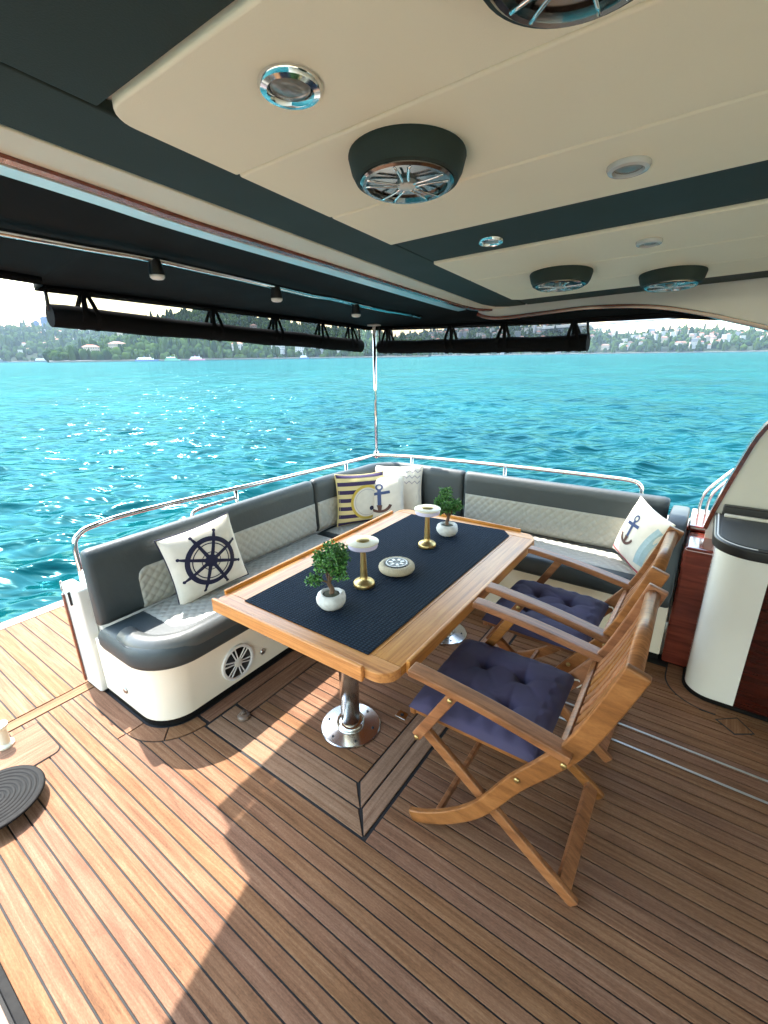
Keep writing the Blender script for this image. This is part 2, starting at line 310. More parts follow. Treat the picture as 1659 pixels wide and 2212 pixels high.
# ------------------------------------------------------------------ sea
SEA_Z = -.75
def make_sea():
    ratio = 1.008; r = [0.6]
    while r[-1] < 5000: r.append(r[-1] * (ratio if r[-1] < 150 else 1.03) + .008)
    r = np.array(r)
    head = YAW                                              # bearing: CCW from +Y
    fine = np.linspace(head - R(62), head + R(62), 720)
    rest = np.linspace(head + R(62), head - R(62) + 2 * math.pi, 60)[1:-1]
    b = np.concatenate([fine, rest]); nb, nr = len(b), len(r)
    Rr, B = np.meshgrid(r, b, indexing='ij')
    X = -np.sin(B) * Rr; Y = np.cos(B) * Rr; Z = np.zeros_like(X); DX = np.zeros_like(X); DY = np.zeros_like(X)
    cell = Rr * np.where(Rr < 150, ratio - 1, .03) + .008
    base = R(302)
    for i in range(52):
        L = .17 * 1.085 ** i * rng.uniform(.92, 1.08); a = base + rng.normal(0, .75)
        amp = .078 * L / 6.283 if L < .8 else .078 * .8 / 6.283 * (L / .8) ** .12 if L < 4 else .078 * .8 / 6.283 * 1.21 * (4 / L)
        k = 2 * math.pi / L; ph = rng.uniform(0, 6.28)
        att = np.clip((L / cell - 2.2) / 3.0, 0, 1)
        t = k * (X * math.cos(a) + Y * math.sin(a)) + ph
        Z += amp * att * np.sin(t); c = .75 * amp * att * np.cos(t); DX += c * math.cos(a); DY += c * math.sin(a)
    V = np.stack([X + DX, Y + DY, Z + SEA_Z], -1).reshape(-1, 3)
    i = np.arange(nr - 1)[:, None]; j = np.arange(nb)[None, :]; j2 = (j + 1) % nb
    F = np.stack([i * nb + j, i * nb + j2, (i + 1) * nb + j2, (i + 1) * nb + j], -1).reshape(-1, 4)
    me = bpy.data.meshes.new('sea'); me.vertices.add(len(V)); me.vertices.foreach_set('co', V.ravel())
    me.loops.add(F.size); me.loops.foreach_set('vertex_index', F.ravel().astype(np.int32))
    me.polygons.add(len(F)); me.polygons.foreach_set('loop_start', np.arange(0, F.size, 4, dtype=np.int32))
    me.update(calc_edges=True); me.validate(); me.shade_smooth(); me.materials.append(M['sea'])
    if me.polygons[0].normal.z < 0: me.flip_normals()
    o = bpy.data.objects.new('sea', me); COL.objects.link(o); tag(o, 'choppy turquoise sea around the yacht', kind='structure')
make_sea()

# ------------------------------------------------------------------ hull and deck
hull = MB().prism([(-2.46, -2.2), (1.9, -2.2), (1.9, 3.28), (-1.9, 3.22), (-2.3, 3.1), (-2.46, 2.7)], -1.6, -.03).build('hull', M['gel'])
tag(hull, 'white hull of the yacht below the teak deck', kind='structure')
deck = MB().box(-2.52, 1.8, -2.1, 2.74, -.026, -.005).build('deck', M['caulk']); tag(deck, 'teak deck with black caulked seams', kind='structure')
swim = MB().box(-3.64, -2.524, -2.1, 3.0, -.12, -.005).build('swim_deck', M['caulk']); tag(swim, 'teak bathing platform behind the transom', kind='structure')
PZ0, PZ1 = -.012, 0.0
def quad_board(poly, mat, parent, name='plank', z1=PZ1):
    dz = random.uniform(-.0006, .0006)
    b = MB().prism(poly, PZ0, z1 + dz)
    return b.build(name, mat, parent, bevel=.0012, seg=1)
GAP = .0056; PITCHP = .0552
RC = (-1.97, .93)                                           # centre of the rounded sofa end
def ring_x(y, r=.26):
    return RC[0] + math.sqrt(max(r * r - (RC[1] - y) ** 2, 0)) if y > RC[1] - r else -2.44
y = .913 - .008
k = 0
while y > -1.9:                                             # open deck in front of the hatch frame
    y0, y1 = y - PITCHP + GAP, y
    x0 = -2.435
    if y1 > RC[1] - .26:
        lo = max(y0, RC[1] - .2605)
        left = [(RC[0] + math.sqrt(max(.2605 ** 2 - (RC[1] - yy_) ** 2, 0)) + .002, yy_) for yy_ in np.linspace(y1, lo, 7)]
        if y0 < lo: left.append((RC[0], y0))
        quad_board([(float(px_), float(py_)) for px_, py_ in left] + [(1.75, y0), (1.75, y1)], M['teak'], deck)
        if y0 < lo - .004: quad_board([(-2.435, y0), (RC[0] - GAP, y0), (RC[0] - GAP, RC[1] - .262), (-2.435, RC[1] - .262)], M['teak'], deck)
    elif y1 > .03:
        quad_board([(-2.435, y0), (1.75, y0), (1.75, y1), (-2.435, y1)], M['teak'], deck)
    else:
        quad_board([(-.86, y0), (1.75, y0), (1.75, y1), (-.86, y1)], M['teak'], deck)
    y -= PITCHP
# hatch frame: two mitred margin boards on the front and on the side
C0, C1, C2 = (-.763, .913), (-.840, .995), (-.919, 1.082); XS = -1.70; YF = 2.64; g = .0042
def mitred(a, b):
    quad_board([(XS, a[1] + g), (a[0] - g * 2, a[1] + g), (b[0] - g * 2, b[1] - g), (XS, b[1] - g)], M['frame_x'], deck)
    quad_board([(a[0] - g, a[1] + g * 2), (a[0] - g, YF), (b[0] + g, YF), (b[0] + g, b[1] + g * 2)], M['frame_y'], deck)
mitred(C0, C1); mitred(C1, C2)
y = C2[1] + g
while y < 2.60:                                             # planks inside the frame
    y1 = y + .0535 - GAP; quad_board([(-1.60 + g, y), (C2[0] - g, y), (C2[0] - g, y1), (-1.60 + g, y1)], M['teak'], deck); y += .0535
y = .905 + GAP
strips = (1.908, 2.028)
while y < 2.60:                                             # planks on the cabin side of the frame
    y1 = y + PITCHP - GAP
    s_ = [s for s in strips if y - .02 < s < y1 + .02]
    quad_board([(C0[0] + .012, y), (1.75, y), (1.75, y1), (C0[0] + .012, y1)], M['teak'], deck); y += PITCHP
M['dull_strip'] = simple('dull_aluminium_strip', (.42, .41, .39), .45, .7, noise=.1, nscale=30)
for s in strips:
    MB().box(-.745, 1.74, s - .005, s + .005, -.002, .002).build('metal_strip', M['dull_strip'], deck, bevel=.001)
# margin boards round the sofa
quad_board([(-2.435, .675), (RC[0], .675), (RC[0], .752), (-2.435, .752)], M['teak'], deck, 'margin_board')
for a0, a1 in ((-88.5, -45), (-43.5, -2)):
    po = arc(RC[0], RC[1], .255, a0, a1, 8); pi_ = arc(RC[0], RC[1], .178, a1, a0, 8)
    quad_board(po + pi_, M['teak'], deck, 'margin_board')
quad_board([(-1.79, .94), (-1.715, .94), (-1.715, YF), (-1.79, YF)], M['teak_y'], deck, 'margin_board')
quad_board([(-1.705, .995 + .10), (-1.606, C2[1] + .01), (-1.606, YF), (-1.705, YF)], M['teak_y'], deck, 'margin_board')
# bathing platform
quad_board([(-2.51, -2.0), (-2.445, -2.0), (-2.445, .74), (-2.51, .74)], M['teak_y'], swim, 'cross_board')
quad_board([(-3.63, -2.0), (-3.53, -2.0), (-3.53, 2.9), (-3.63, 2.9)], M['teak_red'], swim, 'edge_board')
y = 1.6
while y > -1.0:
    quad_board([(-3.522, y - .0785), (-2.518, y - .0785), (-2.518, y), (-3.522, y)], M['teak'], swim); y -= .085
# deck fittings
df = thing('deck_hatch_latch', 'small square flush steel latch plate let into the teak by the hatch frame', 'latch', (-.975, 1.495, 0), R(0))
MB().box(-.028, .028, -.022, .022, .0005, .003).build('plate', M['chrome'], df, bevel=.001); MB().lathe([(.009, .003), (.009, .0045), (.004, .005)], 16).build('keyhole', M['black'], df)
di = MB().prism([(.27, 2.31), (.335, 2.255), (.40, 2.30), (.345, 2.37)], -.01, .0025).build('inlay_board', M['teak_y'], deck)
dk = MB().prism([(.259, 2.31), (.334, 2.245), (.411, 2.299), (.346, 2.381)], -.011, .001).build('inlay_seam', M['caulk'], deck)
ds = thing('door_stop', 'clear round door stop screwed to the deck beside the sofa', 'door stop', (-1.60, 1.05, 0))
MB().lathe([(.030, 0), (.030, .010), (.024, .018), (.010, .020)], 18).build('disc', simple('clear_acrylic', (.16, .11, .08), .3), ds, smooth=True)
MB().lathe([(.010, .0205), (.012, .034), (.006, .038)], 14).build('knob', simple('brown_rubber_knob', (.10, .07, .05), .5), ds, smooth=True)
# locker lid beside the camera
ll = thing('locker_lid', 'smooth pinkish locker lid with black rubber seal and small steel latch', 'locker lid', (0, 0, 0))
MB().box(-2.3, -.875, -1.6, -.005, -.02, .012).build('lid', M['paper_lid'], ll, bevel=.006)
MB().box(-2.3, -.868, .004, .028, -.02, .007).build('rubber_seal', M['rubber'], ll, bevel=.003)
MB().lathe([(.016, .0125), (.016, .018), (.010, .023)], 18, (-1.29, -.03, 0)).build('latch', M['steel_dk'], ll, smooth=True)

# ------------------------------------------------------------------ capstan at the edge
cp = thing('mooring_capstan', 'low black capstan with a ribbed round rubber top on the sunny deck', 'capstan', (-1.995, .195, 0)); cp.scale = (1.02, 1.02, .5)
MB().lathe([(.075, 0), (.075, .012), (.045, .02), (.042, .085), (.06, .09)], 24).build('drum', M['steel_dk'], cp, smooth=True, autos=40)
prof = [(.06, .088), (.150, .090), (.156, .098), (.155, .108), (.149, .113)]
for i in range(8):
    r0 = .146 - i * .0165
    prof += [(r0, .113), (r0 - .0045, .1165), (r0 - .009, .1165), (r0 - .0125, .113), (r0 - .0145, .110)]
prof += [(.006, .112)]
MB().lathe(prof, 56).build('ribbed_top', M['rubber'], cp, smooth=True)
hp = thing('deck_plate', 'teak deck plate with rounded corners and black seal beside the capstan', 'deck plate', (-2.23, .36, 0))
rr = [(-.12, -.10)] + [(-.12 + .0, .10)]
pp = arc(.08, -.07, .03, -90, 0, 5) + arc(.08, .07, .03, 0, 90, 5) + [(-.16, .10), (-.16, -.10)]
MB().prism(pp, -.002, .0035).build('plate', M['teak_y'], hp); MB().prism(inset_poly(pp, -.006), -.003, .0018).build('seal', M['rubber'], hp)
bo = thing('white_bollard', 'short cream mooring bollard standing on the rounded deck plate', 'bollard', (-2.355, .325, .0036)); bo.scale = (.7, .7, .8)
MB().lathe([(.05, 0), (.05, .01), (.032, .02), (.03, .11), (.045, .125), (.045, .14), (.02, .15)], 20).build('post', M['cream'], bo, smooth=True, autos=40)

# ------------------------------------------------------------------ transom, bulwark, gate
tr = thing('transom', 'white transom wall with varnished mahogany cap behind the sofa', 'transom')
MB().prism([(-2.465, .80), (-2.335, .80), (-2.335, 2.72), (-2.13, 3.02), (-2.24, 3.10), (-2.465, 2.75)], 0, .64).build('wall', M['gel'], tr, bevel=.01)
MB().prism([(-2.49, .86), (-2.33, .86), (-2.33, 2.72), (-2.12, 3.0), (-2.25, 3.13), (-2.49, 2.76)], .641, .672).build('cap_rail', M['mahogany'], tr, bevel=.01)
gp = thing('gate_post', 'white gelcoat gate post with wooden edge strip at the sofa end', 'gate post', (-2.45, .77, 0))
MB().box(-.075, .10, -.035, .028, 0, .60).build('post', M['gel'], gp, bevel=.018, seg=3)
MB().box(-.068, -.046, -.046, -.0352, .02, .54).build('edge_strip', M['mahogany'], gp, bevel=.004)
MB().box(.02, .030, -.045, -.0352, .50, .575).build('hook', M['black'], gp, bevel=.003)
ch = thing('gate_chain', 'dangling steel chain on the white gate post', 'chain', (-2.53, .742, .585))
for i in range(13):
    a = 2 * math.pi
    pts = [(.0085 * math.cos(t), 0, .0135 * math.sin(t)) for t in [a * q / 12 for q in range(12)]]
    rot = Matrix.Rotation(R(90 * (i % 2) + 20), 3, 'Z')
    pts = [rot @ Vector(p) + Vector((.0006 * i, .001 * math.sin(i), -.020 * i)) for p in pts]
    MB().tube(pts + [pts[0]], .0032, 6, caps=False).build('link', M['steel_dk'], ch, smooth=True)
bw = thing('bulwark', 'white bulwark with mahogany cap outside the long sofa', 'bulwark')
MB().prism([(-2.10, 3.035), (.0, 3.12), (.0, 3.26), (-2.16, 3.14)], 0, .64).build('wall', M['gel'], bw, bevel=.01)
MB().prism([(-2.10, 3.02), (.0, 3.10), (.0, 3.28), (-2.18, 3.16)], .641, .672).build('cap_rail', M['mahogany'], bw, bevel=.01)

# handrail
hr = thing('handrail', 'polished steel handrail running round the outside of the corner sofa', 'handrail')
path = smooth_path([(-2.41, .80, .66), (-2.41, .80, .80), (-2.41, .83, .85), (-2.41, .90, .872), (-2.43, 1.14, .876), (-2.345, 1.88, .872), (-2.27, 2.45, .872), (-2.225, 3.0, .872)], 6)
MB().tube(path, .0130, 12).build('rail', M['chrome'], hr, smooth=True)
path = smooth_path([(-2.225, 3.0, .872), (-1.9, 3.115, .872), (-1.17, 3.20, .872), (-.55, 3.235, .872), (-.36, 3.24, .868), (-.30, 3.235, .845), (-.285, 3.23, .79), (-.285, 3.225, .67)], 6)
MB().tube(path, .0130, 12).build('rail', M['chrome'], hr, smooth=True)
for x, y in ((-2.37, 1.72), (-2.25, 2.66), (-1.93, 3.105), (-1.18, 3.195)):
    MB().tube([(x, y, .66), (x, y, .87)], .012, 10).build('stanchion', M['chrome'], hr, smooth=True)
    MB().lathe([(.026, .672), (.026, .678), (.014, .684)], 16, (x, y, 0)).build('flange', M['chrome'], hr, smooth=True)
path = smooth_path([(-2.40, 1.42, .66), (-2.40, 1.42, .77), (-2.40, 1.46, .80), (-2.385, 1.58, .81), (-2.37, 1.72, .815)], 6)
MB().tube(path, .010, 10).build('inner_rail', M['chrome'], hr, smooth=True)
g2 = thing('grab_rail', 'curved double steel grab rail on the mahogany coaming beside the grey wing', 'grab rail')
for o_ in (0, .035):
    path = smooth_path([(.035 + o_, 3.19, .66), (.03 + o_, 3.2, .78), (.045 + o_, 3.2, .865), (.10 + o_, 3.2, .95), (.17 + o_, 3.2, 1.03), (.32 + o_, 3.2, 1.12)], 6)
    MB().tube(path, .0085, 10).build('rail', M['chrome'], g2, smooth=True)

# awning pole
pl = thing('awning_pole', 'slim steel pole rising from the rail corner to the awning', 'pole', (-2.215, 3.01, .872))
MB().tube([(0, 0, 0), (0, 0, .99)], .0135, 12).build('tube', M['chrome'], pl, smooth=True)
MB().lathe([(.02, -.02), (.022, 0), (.02, .03), (.014, .034)], 16).build('foot', M['chrome'], pl, smooth=True)
MB().box(-.045, .045, -.03, .03, .99, 1.002).build('head_plate', M['white'], pl, bevel=.004)

# ------------------------------------------------------------------ corner sofa
sofa = thing('corner_sofa', 'corner sofa in dark grey leather with quilted panels on a white base', 'sofa', (0, 0, 0))
front = arc(-1.97, .93, .17, -90, 0, 10)
base_poly = [(-2.33, .76)] + front + [(-1.80, 2.67), (-.012, 2.67), (-.012, 3.03), (-1.99, 3.03), (-2.33, 2.70)]
M['gel_bounce'] = simple('white_gelcoat_warm_bounce', (.84, .78, .66), .18, noise=.03, nscale=4, coat=.5)  # white gelcoat with warm bounce from the sunlit deck put into its colour
MB().prism(base_poly, .03, .335).build('base', M['gel_bounce'], sofa, bevel=.006)
MB().prism(inset_poly(base_poly, .004), .0, .0299).build('toe_kick', M['rubber'], sofa)
# speaker in the base
def spoke_speaker(parent, face_mat, R0, mats, tf, nsp=6):
    """round grille seen along local -Z; tf places it"""
    def B(mb, name, mat, par, **kw):
        o = mb.build(name, mat, par, **kw); o.data.transform(tf); return o
    g_ = B(MB().lathe([(R0, 0), (R0, .007), (R0 * .97, .012), (R0 * .86, .012), (R0 * .82, .004), (R0 * .82, .001)], 40), 'grille_ring', mats[0], parent, smooth=True, autos=40)
    B(MB().lathe([(R0 * .83, .0045), (R0 * .55, .0025), (R0 * .22, .0015), (R0 * .16, .003)], 32), 'speaker_cone', mats[1], parent, smooth=True)
    for k in range(nsp):
        a = 2 * math.pi * k / nsp + .26
        for s_ in (-1, 1):
            c, s = math.cos(a), math.sin(a); off = s_ * R0 * .085
            p0 = Vector((c * R0 * .18 - s * off * .7, s * R0 * .18 + c * off * .7, .008)); p1 = Vector((c * R0 * .85 - s * off * 1.35, s * R0 * .85 + c * off * 1.35, .008))
            B(MB().beam(p0, p1, .006, R0 * .065, (-s, c, 0)), 'spoke', mats[0], parent, bevel=.0015)
    B(MB().lathe([(R0 * .24, .004), (R0 * .24, .012), (R0 * .16, .016)], 24), 'center_cap', mats[2], parent, smooth=True, autos=40)
tf = Matrix.Translation((-1.799, 1.188, .150)) @ Matrix.Rotation(R(90), 4, 'Y')
bs = bpy.data.objects.new('base_speaker', None); COL.objects.link(bs); bs.parent = sofa
spoke_speaker(bs, None, .098, (M['white'], M['black'], M['gel_grey']), tf)
for p, n_ in (((-1.799, 1.352, .115), 'y'), ((-2.10, .759, .125), 'x')):
    rot = Matrix.Rotation(R(90), 4, 'Y') if n_ == 'y' else Matrix.Rotation(R(90), 4, 'X')
    o = MB().lathe([(.017, 0), (.017, .004), (.010, .008)], 18).build('drain_plug', M['steel_dk'], sofa, smooth=True); o.data.transform(Matrix.Translation(p) @ rot)
MB().box(-1.7985, -1.792, 1.30, 1.62, .306, .312).build('light_slot', M['black'], sofa)
# seat cushions
PROF = [(.035, .337), (.008, .350), (0, .375), (0, .415), (.008, .442), (.028, .460), (.055, .466)]
fr = arc(-1.945, .95, .225, -90, 0, 12)
seat1 = [(-2.18, .725)] + fr + [(-1.72, 2.195), (-2.18, 2.195)]
pad('seat_cushion', seat1, PROF, M['leather'], sofa)
seat2 = [(-2.18, 2.203), (-1.72, 2.203), (-1.72, 2.615), (-1.42, 2.615), (-1.42, 2.975), (-2.05, 2.975), (-2.20, 2.80)]
pad('seat_cushion', seat2, PROF, M['leather'], sofa)
seat3 = [(-1.412, 2.615), (-.108, 2.615), (-.108, 3.01), (-1.412, 2.985)]
pad('seat_cushion', seat3, PROF, M['leather'], sofa)
# raised front roll along the near cushion
roll = [(-2.03, .79)] + arc(-1.96, .98, .19, -90, 0, 12) + [(-1.77, 2.18)]
MB().tube([(x, y, .434) for x, y in roll], .052, 14).build('front_roll', M['leather_lt'], sofa, smooth=True)
MB().tube([(x, y, .446) for x, y in [(-2.17, .742), (-2.03, .742)] + arc(-1.955, .955, .215, -90, 0, 12) + [(-1.738, 2.18)]], .0035, 6).build('piping', M['piping'], sofa, smooth=True)

QD = .052
def quilt(a, b, hgt=.006):                                   # diamond tufting height
    u = (a + b) / QD; v = (a - b) / QD
    fu, fv = abs((u % 1) - .5) * 2, abs((v % 1) - .5) * 2
    return hgt * (1 - fu ** 4) * (1 - fv ** 4)
def quilt_seat(name, x0, x1, y0, y1, corner=None):
    def fn(u, v):
        yy = y0 + (y1 - y0) * v; xa, xb = x0, x1
        if corner:
            cx, cy, r = corner
            if yy < cy: xb = cx + math.sqrt(max(r * r - (cy - yy) ** 2, 0))
        xx = xa + (xb - xa) * u
        e = min(u, 1 - u, v * 3, (1 - v) * 3) * 20
        return (xx, yy, .4655 + quilt(xx, yy) * min(1, e) + .002 * min(1, e))
    return MB().grid(int(abs(x1 - x0) / .0065), int((y1 - y0) / .0065), fn).build(name, M['quilt'], sofa, smooth=True)
quilt_seat('quilted_panel', -2.145, -1.825, .93, 2.17, (-1.96, 1.05, .135))
quilt_seat('quilted_panel', -1.38, -.16, 2.70, 2.95)
quilt_seat('quilted_panel', -2.12, -1.55, 2.25, 2.86)

# backrests: swept along the wall
BPROF = [(.012, .467), (-.004, .50), (0, .58), (.002, .68), (.004, .78), (.010, .815), (.024, .836), (.046, .844), (.070, .838), (.085, .818), (.092, .78), (.092, .45), (.05, .45)]
def frames(path):
    P = [Vector((p[0], p[1])) for p in path]; out = []
    for i, p in enumerate(P):
        t = (P[min(i + 1, len(P) - 1)] - P[max(i - 1, 0)]).normalized(); out.append((p, Vector((-t.y, t.x))))   # left of travel = outward
    return out
def front_at(z):                                            # local depth of the front face at height z
    zs = [p[1] for p in BPROF[:8]]; ds = [p[0] for p in BPROF[:8]]
    return float(np.interp(z, zs, ds))
def backrest(path, ins, round0=True, round1=True):
    fr_ = frames(path); rings = []
    n = len(fr_)
    L = [0]
    for i in range(1, n): L.append(L[-1] + (fr_[i][0] - fr_[i - 1][0]).length)
    for i, (p, nn) in enumerate(fr_):
        rings.append([(p.x + nn.x * d, p.y + nn.y * d, z) for d, z in BPROF])
    def shrink(ring, s, dx, dy):
        cx = sum(q[0] for q in ring) / len(ring); cy = sum(q[1] for q in ring) / len(ring); cz = .64
        return [(cx + (q[0] - cx) * s + dx, cy + (q[1] - cy) * s + dy, cz + (q[2] - cz) * (1 - (1 - s) * .18)) for q in ring]
    t0 = (fr_[1][0] - fr_[0][0]).normalized(); t1 = (fr_[-1][0] - fr_[-2][0]).normalized()
    r0 = [shrink(rings[0], .62, 0, 0), shrink(rings[0], .88, t0.x * .008, t0.y * .008), shrink(rings[0], 1, t0.x * .03, t0.y * .03)]
    r1 = [shrink(rings[-1], 1, -t1.x * .03, -t1.y * .03), shrink(rings[-1], .88, -t1.x * .008, -t1.y * .008), shrink(rings[-1], .62, 0, 0)]
    o = MB().loft(r0 + rings[1:-1] + r1).build('backrest', M['leather'], sofa, smooth=True)
    if ins:
        a, b, zt = ins
        nu, nv = int((b - a) / .0065), int((zt - .47) / .0065)
        def fn(u, v):
            s = a + (b - a) * u; i = min(max(int(np.searchsorted(L, s)) - 1, 0), n - 2); q = (s - L[i]) / max(L[i + 1] - L[i], 1e-6)
            p = fr_[i][0].lerp(fr_[i + 1][0], q); nn = fr_[i][1].lerp(fr_[i + 1][1], q).normalized()
            z = .472 + (zt - .472) * v
            if a > .12 and u * (b - a) < .05:                # rounded upper corner
                zz = zt - .05 + math.sqrt(max(.05 ** 2 - (.05 - u * (b - a)) ** 2, 0)); z = .472 + (zz - .472) * v
            e = min(1, min(u * (b - a), (1 - u) * (b - a), v * .2 + .004, (1 - v) * .2) / .008)
            d = front_at(z) - .003 * e - quilt(s, z, .0065) * e
            return (p.x + nn.x * d, p.y + nn.y * d, z)
        MB().grid(nu, nv, fn).build('quilted_insert', M['quilt'], o, smooth=True)
    return o
def lin(p, q, n=12): return [(p[0] + (q[0] - p[0]) * i / n, p[1] + (q[1] - p[1]) * i / n) for i in range(n + 1)]
# travelling so that the outside lies on the left: from the cabin end round to the gate
b1 = lin((-2.145, 2.195), (-2.15, .745), 24)
# reversed direction: outward must be -X, so travel +Y with outward on the left
b1 = b1[::-1]
backrest(b1, (.20, 1.44, .685))
b2 = [(-2.144, 2.203), (-2.14, 2.35), (-2.125, 2.5), (-2.095, 2.65)] + arc(-1.90, 2.76, .20, 160, 95, 8) + [(-1.8, 2.962), (-1.65, 2.965), (-1.412, 2.970)]
backrest(b2, (.01, .92, .685))
b3 = lin((-1.404, 2.970), (-.115, 3.005), 22)
backrest(b3, (.02, 1.24, .685))
# upright end bolster
prof = [(2.60, .36), (2.585, .40), (2.60, .47), (2.70, .70), (2.76, .775), (2.83, .805), (2.93, .81), (3.06, .80), (3.085, .77), (3.085, .36)]
rings = []
for x, s in ((-.102, .93), (-.096, .985), (-.085, 1.0), (-.03, 1.0), (-.017, .985), (-.010, .93)):
    cy, cz = 2.86, .58
    rings.append([(x, cy + (y - cy) * s, cz + (z - cz) * s) for y, z in prof])
MB().loft(rings).build('end_bolster', M['leather'], sofa, smooth=True, autos=45)

# ------------------------------------------------------------------ pillows
def pillow(name, label, w, hgt, thick, loc, normal, roll_=0, lean=0, mat=None, group=None, edge_mat=None):
    """pillow standing in its own XZ plane, front = -Y; normal is the bearing the front looks to (xy)"""
    o = thing(name, label, 'pillow', group=group)
    def surf(u, v, side):
        a, b = abs(u), abs(v)
        pinch = 1 - .075 * (1 - b ** 2) * (a ** 6) ; pinch2 = 1 - .075 * (1 - a ** 2) * (b ** 6)
        t = thick * (max(0, 1 - a ** 2.6) * max(0, 1 - b ** 2.6)) ** .55
        t *= 1 + .05 * math.sin(5 * u + 3 * v) * (1 - a) * (1 - b) + .07 * math.sin(9 * u - 4 * v) * (1 - a) * b
        return (u * w / 2 * pinch, side * t / 2, v * hgt / 2 * pinch2)
    n = 36
    mb = MB(); mb.grid(n, n, lambda a, b: surf(a * 2 - 1, b * 2 - 1, -1)); mb.grid(n, n, lambda a, b: surf(a * 2 - 1, b * 2 - 1, 1))
    c = mb.build('cover', mat, o, smooth=True)
    ed = [surf(2 * q / 24 - 1, -1, 1) for q in range(24)] + [surf(1, 2 * q / 24 - 1, 1) for q in range(24)] + [surf(1 - 2 * q / 24, 1, 1) for q in range(24)] + [surf(-1, 1 - 2 * q / 24, 1) for q in range(25)]
    MB().tube(ed, .0035, 6, caps=False).build('piping', edge_mat or mat, c, smooth=True)
    ang = math.atan2(normal[1], normal[0]) + R(90)
    o.location = loc; o.rotation_mode = 'QUATERNION'
    o.rotation_quaternion = (Matrix.Rotation(ang, 3, 'Z') @ Matrix.Rotation(-lean, 3, 'X') @ Matrix.Rotation(roll_, 3, 'Y')).to_quaternion()
    def put(pts, faces, nm, mt, off=.0018):
        vs_ = []
        for u, v in pts:
            p = surf(max(-.99, min(.99, u)), max(-.99, min(.99, v)), -1); vs_.append((p[0], p[1] - off, p[2]))
        return MB().add(vs_, faces).build(nm, mt, c)
    return o, put
def strip_mesh(P, w0, w1=None, sub=14, closed=False):
    w1 = w0 if w1 is None else w1
    Q = [Vector(p) for p in P]; pts = []; n = len(Q)
    for i in range(n):
        if closed: t = (Q[(i + 1) % n] - Q[i - 1]).normalized()
        else: t = (Q[min(i + 1, n - 1)] - Q[max(i - 1, 0)]).normalized()
        nn = Vector((-t.y, t.x)); w = w0 + (w1 - w0) * i / max(n - 1, 1)
        pts += [Q[i] + nn * w / 2, Q[i], Q[i] - nn * w / 2]
    f = []
    for i in range(n if closed else n - 1):
        j = (i + 1) % n
        for q in (0, 1): f.append((i * 3 + q, i * 3 + q + 1, j * 3 + q + 1, j * 3 + q))
    return [tuple(p) for p in pts], f
def circ(r, n=56, c=(0, 0)): return [(c[0] + r * math.cos(2 * math.pi * k / n), c[1] + r * math.sin(2 * math.pi * k / n)) for k in range(n)]
def line2(p, q, n=12): return [(p[0] + (q[0] - p[0]) * i / n, p[1] + (q[1] - p[1]) * i / n) for i in range(n + 1)]
def disc_mesh(r, c=(0, 0), rings=6, n=40):
    pts = [c]; f = []
    for k in range(1, rings + 1): pts += circ(r * k / rings, n, c)
    for i in range(n): f.append((0, 1 + i, 1 + (i + 1) % n))
    for k in range(rings - 1):
        for i in range(n):
            a = 1 + k * n + i; b = 1 + k * n + (i + 1) % n; f.append((a, b, b + n, a + n))
    return pts, f

pw, put = pillow('throw_pillow', 'off-white square pillow with a navy ship wheel standing on the sofa beside the gate end', .405, .375, .14,
                 (-2.045, 1.245, .652), (1, -.12), R(-6), R(10), M['canvas_white'], 'scatter pillows', M['navy_print'])
put(*strip_mesh(circ(.60), .13, closed=True), 'wheel_rim', M['navy_print'])
put(*strip_mesh(circ(.475), .028, closed=True), 'wheel_inner_ring', M['navy_print'])
put(*disc_mesh(.17), 'wheel_hub', M['navy_print'], .0022)
put(*strip_mesh(circ(.24), .022, closed=True), 'hub_ring', M['navy_print'])
for k in range(8):
    a = R(45 * k + 20)
    put(*strip_mesh(line2((.1 * math.cos(a), .1 * math.sin(a)), (.62 * math.cos(a), .62 * math.sin(a))), .10, .075), 'wheel_spoke', M['navy_print'], .002)
    put(*strip_mesh(line2((.62 * math.cos(a), .62 * math.sin(a)), (.80 * math.cos(a), .80 * math.sin(a))), .10, .055), 'wheel_handle', M['navy_print'], .002)
    put(*disc_mesh(.045, (.83 * math.cos(a), .83 * math.sin(a)), 2, 14), 'wheel_handle', M['navy_print'], .002)
edge = M['navy_print']

ps, put = pillow('throw_pillow', 'cream and purple striped pillow with a round yellow-edged patch in the sofa corner', .40, .38, .13,
                 (-2.035, 2.555, .645), (.95, -.42), R(4), R(9), M['cream_stripe'], 'scatter pillows')
for k in range(7):
    v = -.93 + k * .31
    put(*strip_mesh(line2((-.985, v), (.985, v), 26), .15), 'stripe', M['purple_print'])
put(*disc_mesh(.62, (.12, -.12)), 'patch', M['canvas_cream'], .0035)
put(*strip_mesh(circ(.62, c=(.12, -.12)), .10, closed=True), 'patch_rim', M['yellow_print'], .0045)
put(*strip_mesh(circ(.50, c=(.12, -.12)), .02, closed=True), 'patch_ring', M['grey_print'], .0045)
put(*disc_mesh(.09, (.28, -.36), 2, 14), 'patch_motif', M['navy_print'], .0045)

